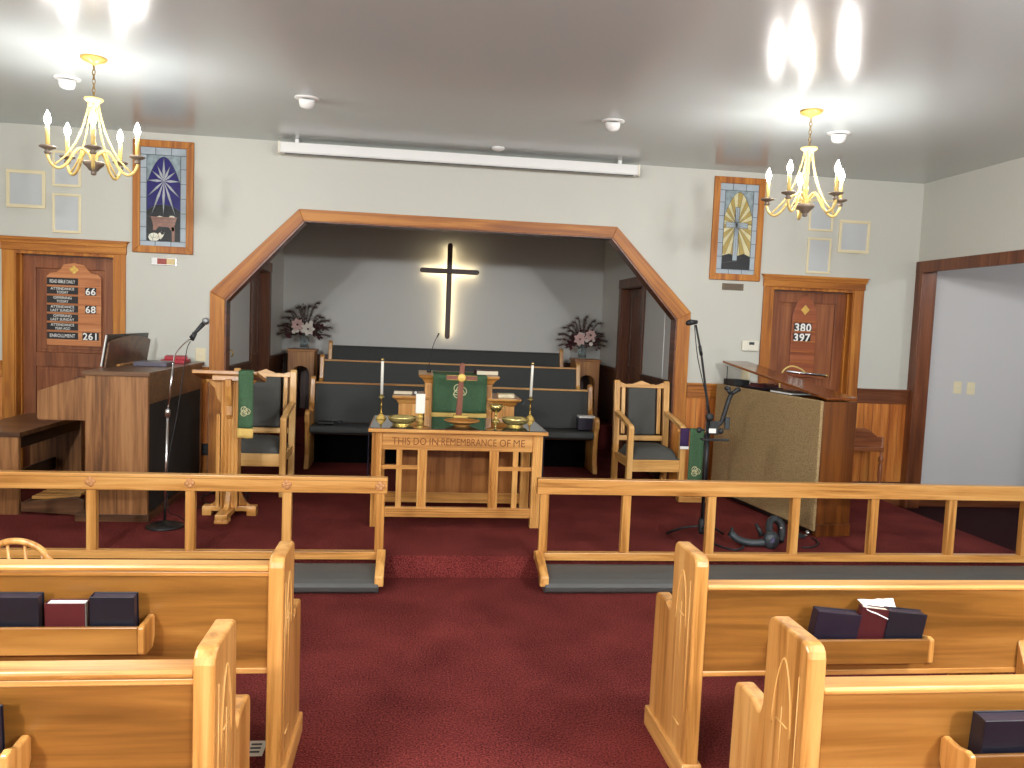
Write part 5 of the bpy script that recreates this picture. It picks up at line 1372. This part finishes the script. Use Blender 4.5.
MB().prism([(2.365,.055),(2.385,.055),(2.395,.085),(2.38,.095)],'Y',-2.181,-2.172).build('logo_patch',plain('violet_patch',(92,84,120),.5),t)
t.location.x-=.17
o=MB().tube(spline([(1.80,-1.93,.012),(1.83,-2.08,.008),(1.90,-2.20,.008),(1.98,-2.17,.008),(2.06,-2.05,.008),(2.12,-2.0,.009)]),.008,8).build('cable',blackp,loc=(2.0,-2.1,.0)); tag(o,'thick black cable along the carpet from the boom stand to the grey device','cable')
o=MB().tube(spline([(2.46,-2.13,.008),(2.54,-2.12,.008),(2.62,-2.05,.008),(2.67,-1.97,.008),(2.665,-1.88,.012)]),.006,8).build('cable',blackp,loc=(2.55,-2.1,.0)); tag(o,'thin black cable looping at the near corner of the piano','cable')
MBx=None
t=thing('power_adapter','small black adapter with silver plug at the piano corner','adapter',(2.60,-1.83,0))
MB().box(2.56,2.62,-1.86,-1.80,.001,.03).build('body',blackp,t,bevel=.004)
MB().box(2.62,2.65,-1.845,-1.815,.008,.024).build('plug',chrome,t,bevel=.002)

# ------------------------------------------------------------------ lights
def plight(x,y,z,p,r=.1,c=(1,.92,.80)):
    l=bpy.data.lights.new('lamp','POINT'); l.energy=p; l.color=c; l.shadow_soft_size=r
    o=bpy.data.objects.new('unseen_point_light',l); COL.objects.link(o); o.location=(x,y,z); return o
# further chandeliers down the nave, behind the photographer
for y,p in ((-5.9,155),(-9.6,610)):
    for x in (-2.4,2.35): plight(x,y,2.62,p,.15,(.98,1,1))
plight(6.6,-2.6,2.75,50,.2,(1,1,1))  # fill light added to brighten the side room, not a known fixture
w=bpy.data.worlds.new('world'); sc.world=w; w.use_nodes=True
w.node_tree.nodes['Background'].inputs[0].default_value=(.5,.5,.5,1); w.node_tree.nodes['Background'].inputs[1].default_value=.2

# ------------------------------------------------------------------ camera
cd=bpy.data.cameras.new('camera'); cam=bpy.data.objects.new('camera',cd); COL.objects.link(cam); sc.camera=cam
cd.sensor_width=36; cd.sensor_fit='HORIZONTAL'; cd.lens=797.1665*36/1024; cd.clip_start=.05
yaw,pitch,roll=.1216,-.0742,.0406
F=Vector((math.sin(yaw)*math.cos(pitch),math.cos(yaw)*math.cos(pitch),math.sin(pitch)))
R0=Vector((math.cos(yaw),-math.sin(yaw),0)); U0=R0.cross(F)
R=R0*math.cos(roll)+U0*math.sin(roll); U=-R0*math.sin(roll)+U0*math.cos(roll)
M=Matrix((R,U,-F)).transposed().to_4x4(); M.translation=Vector((-.3904,-7.564,1.5475)); cam.matrix_world=M
vs=sc.view_settings; vs.view_transform='Standard'; vs.look='None'; vs.gamma=1; vs.use_curve_mapping=False
vs.exposure=0.0
cy=sc.cycles; cy.use_denoising=True; cy.sample_clamp_indirect=4.0; cy.max_bounces=7; cy.diffuse_bounces=4; cy.caustics_reflective=False; cy.caustics_refractive=False
for o in bpy.data.objects:
    if '_org' in o: del o['_org']
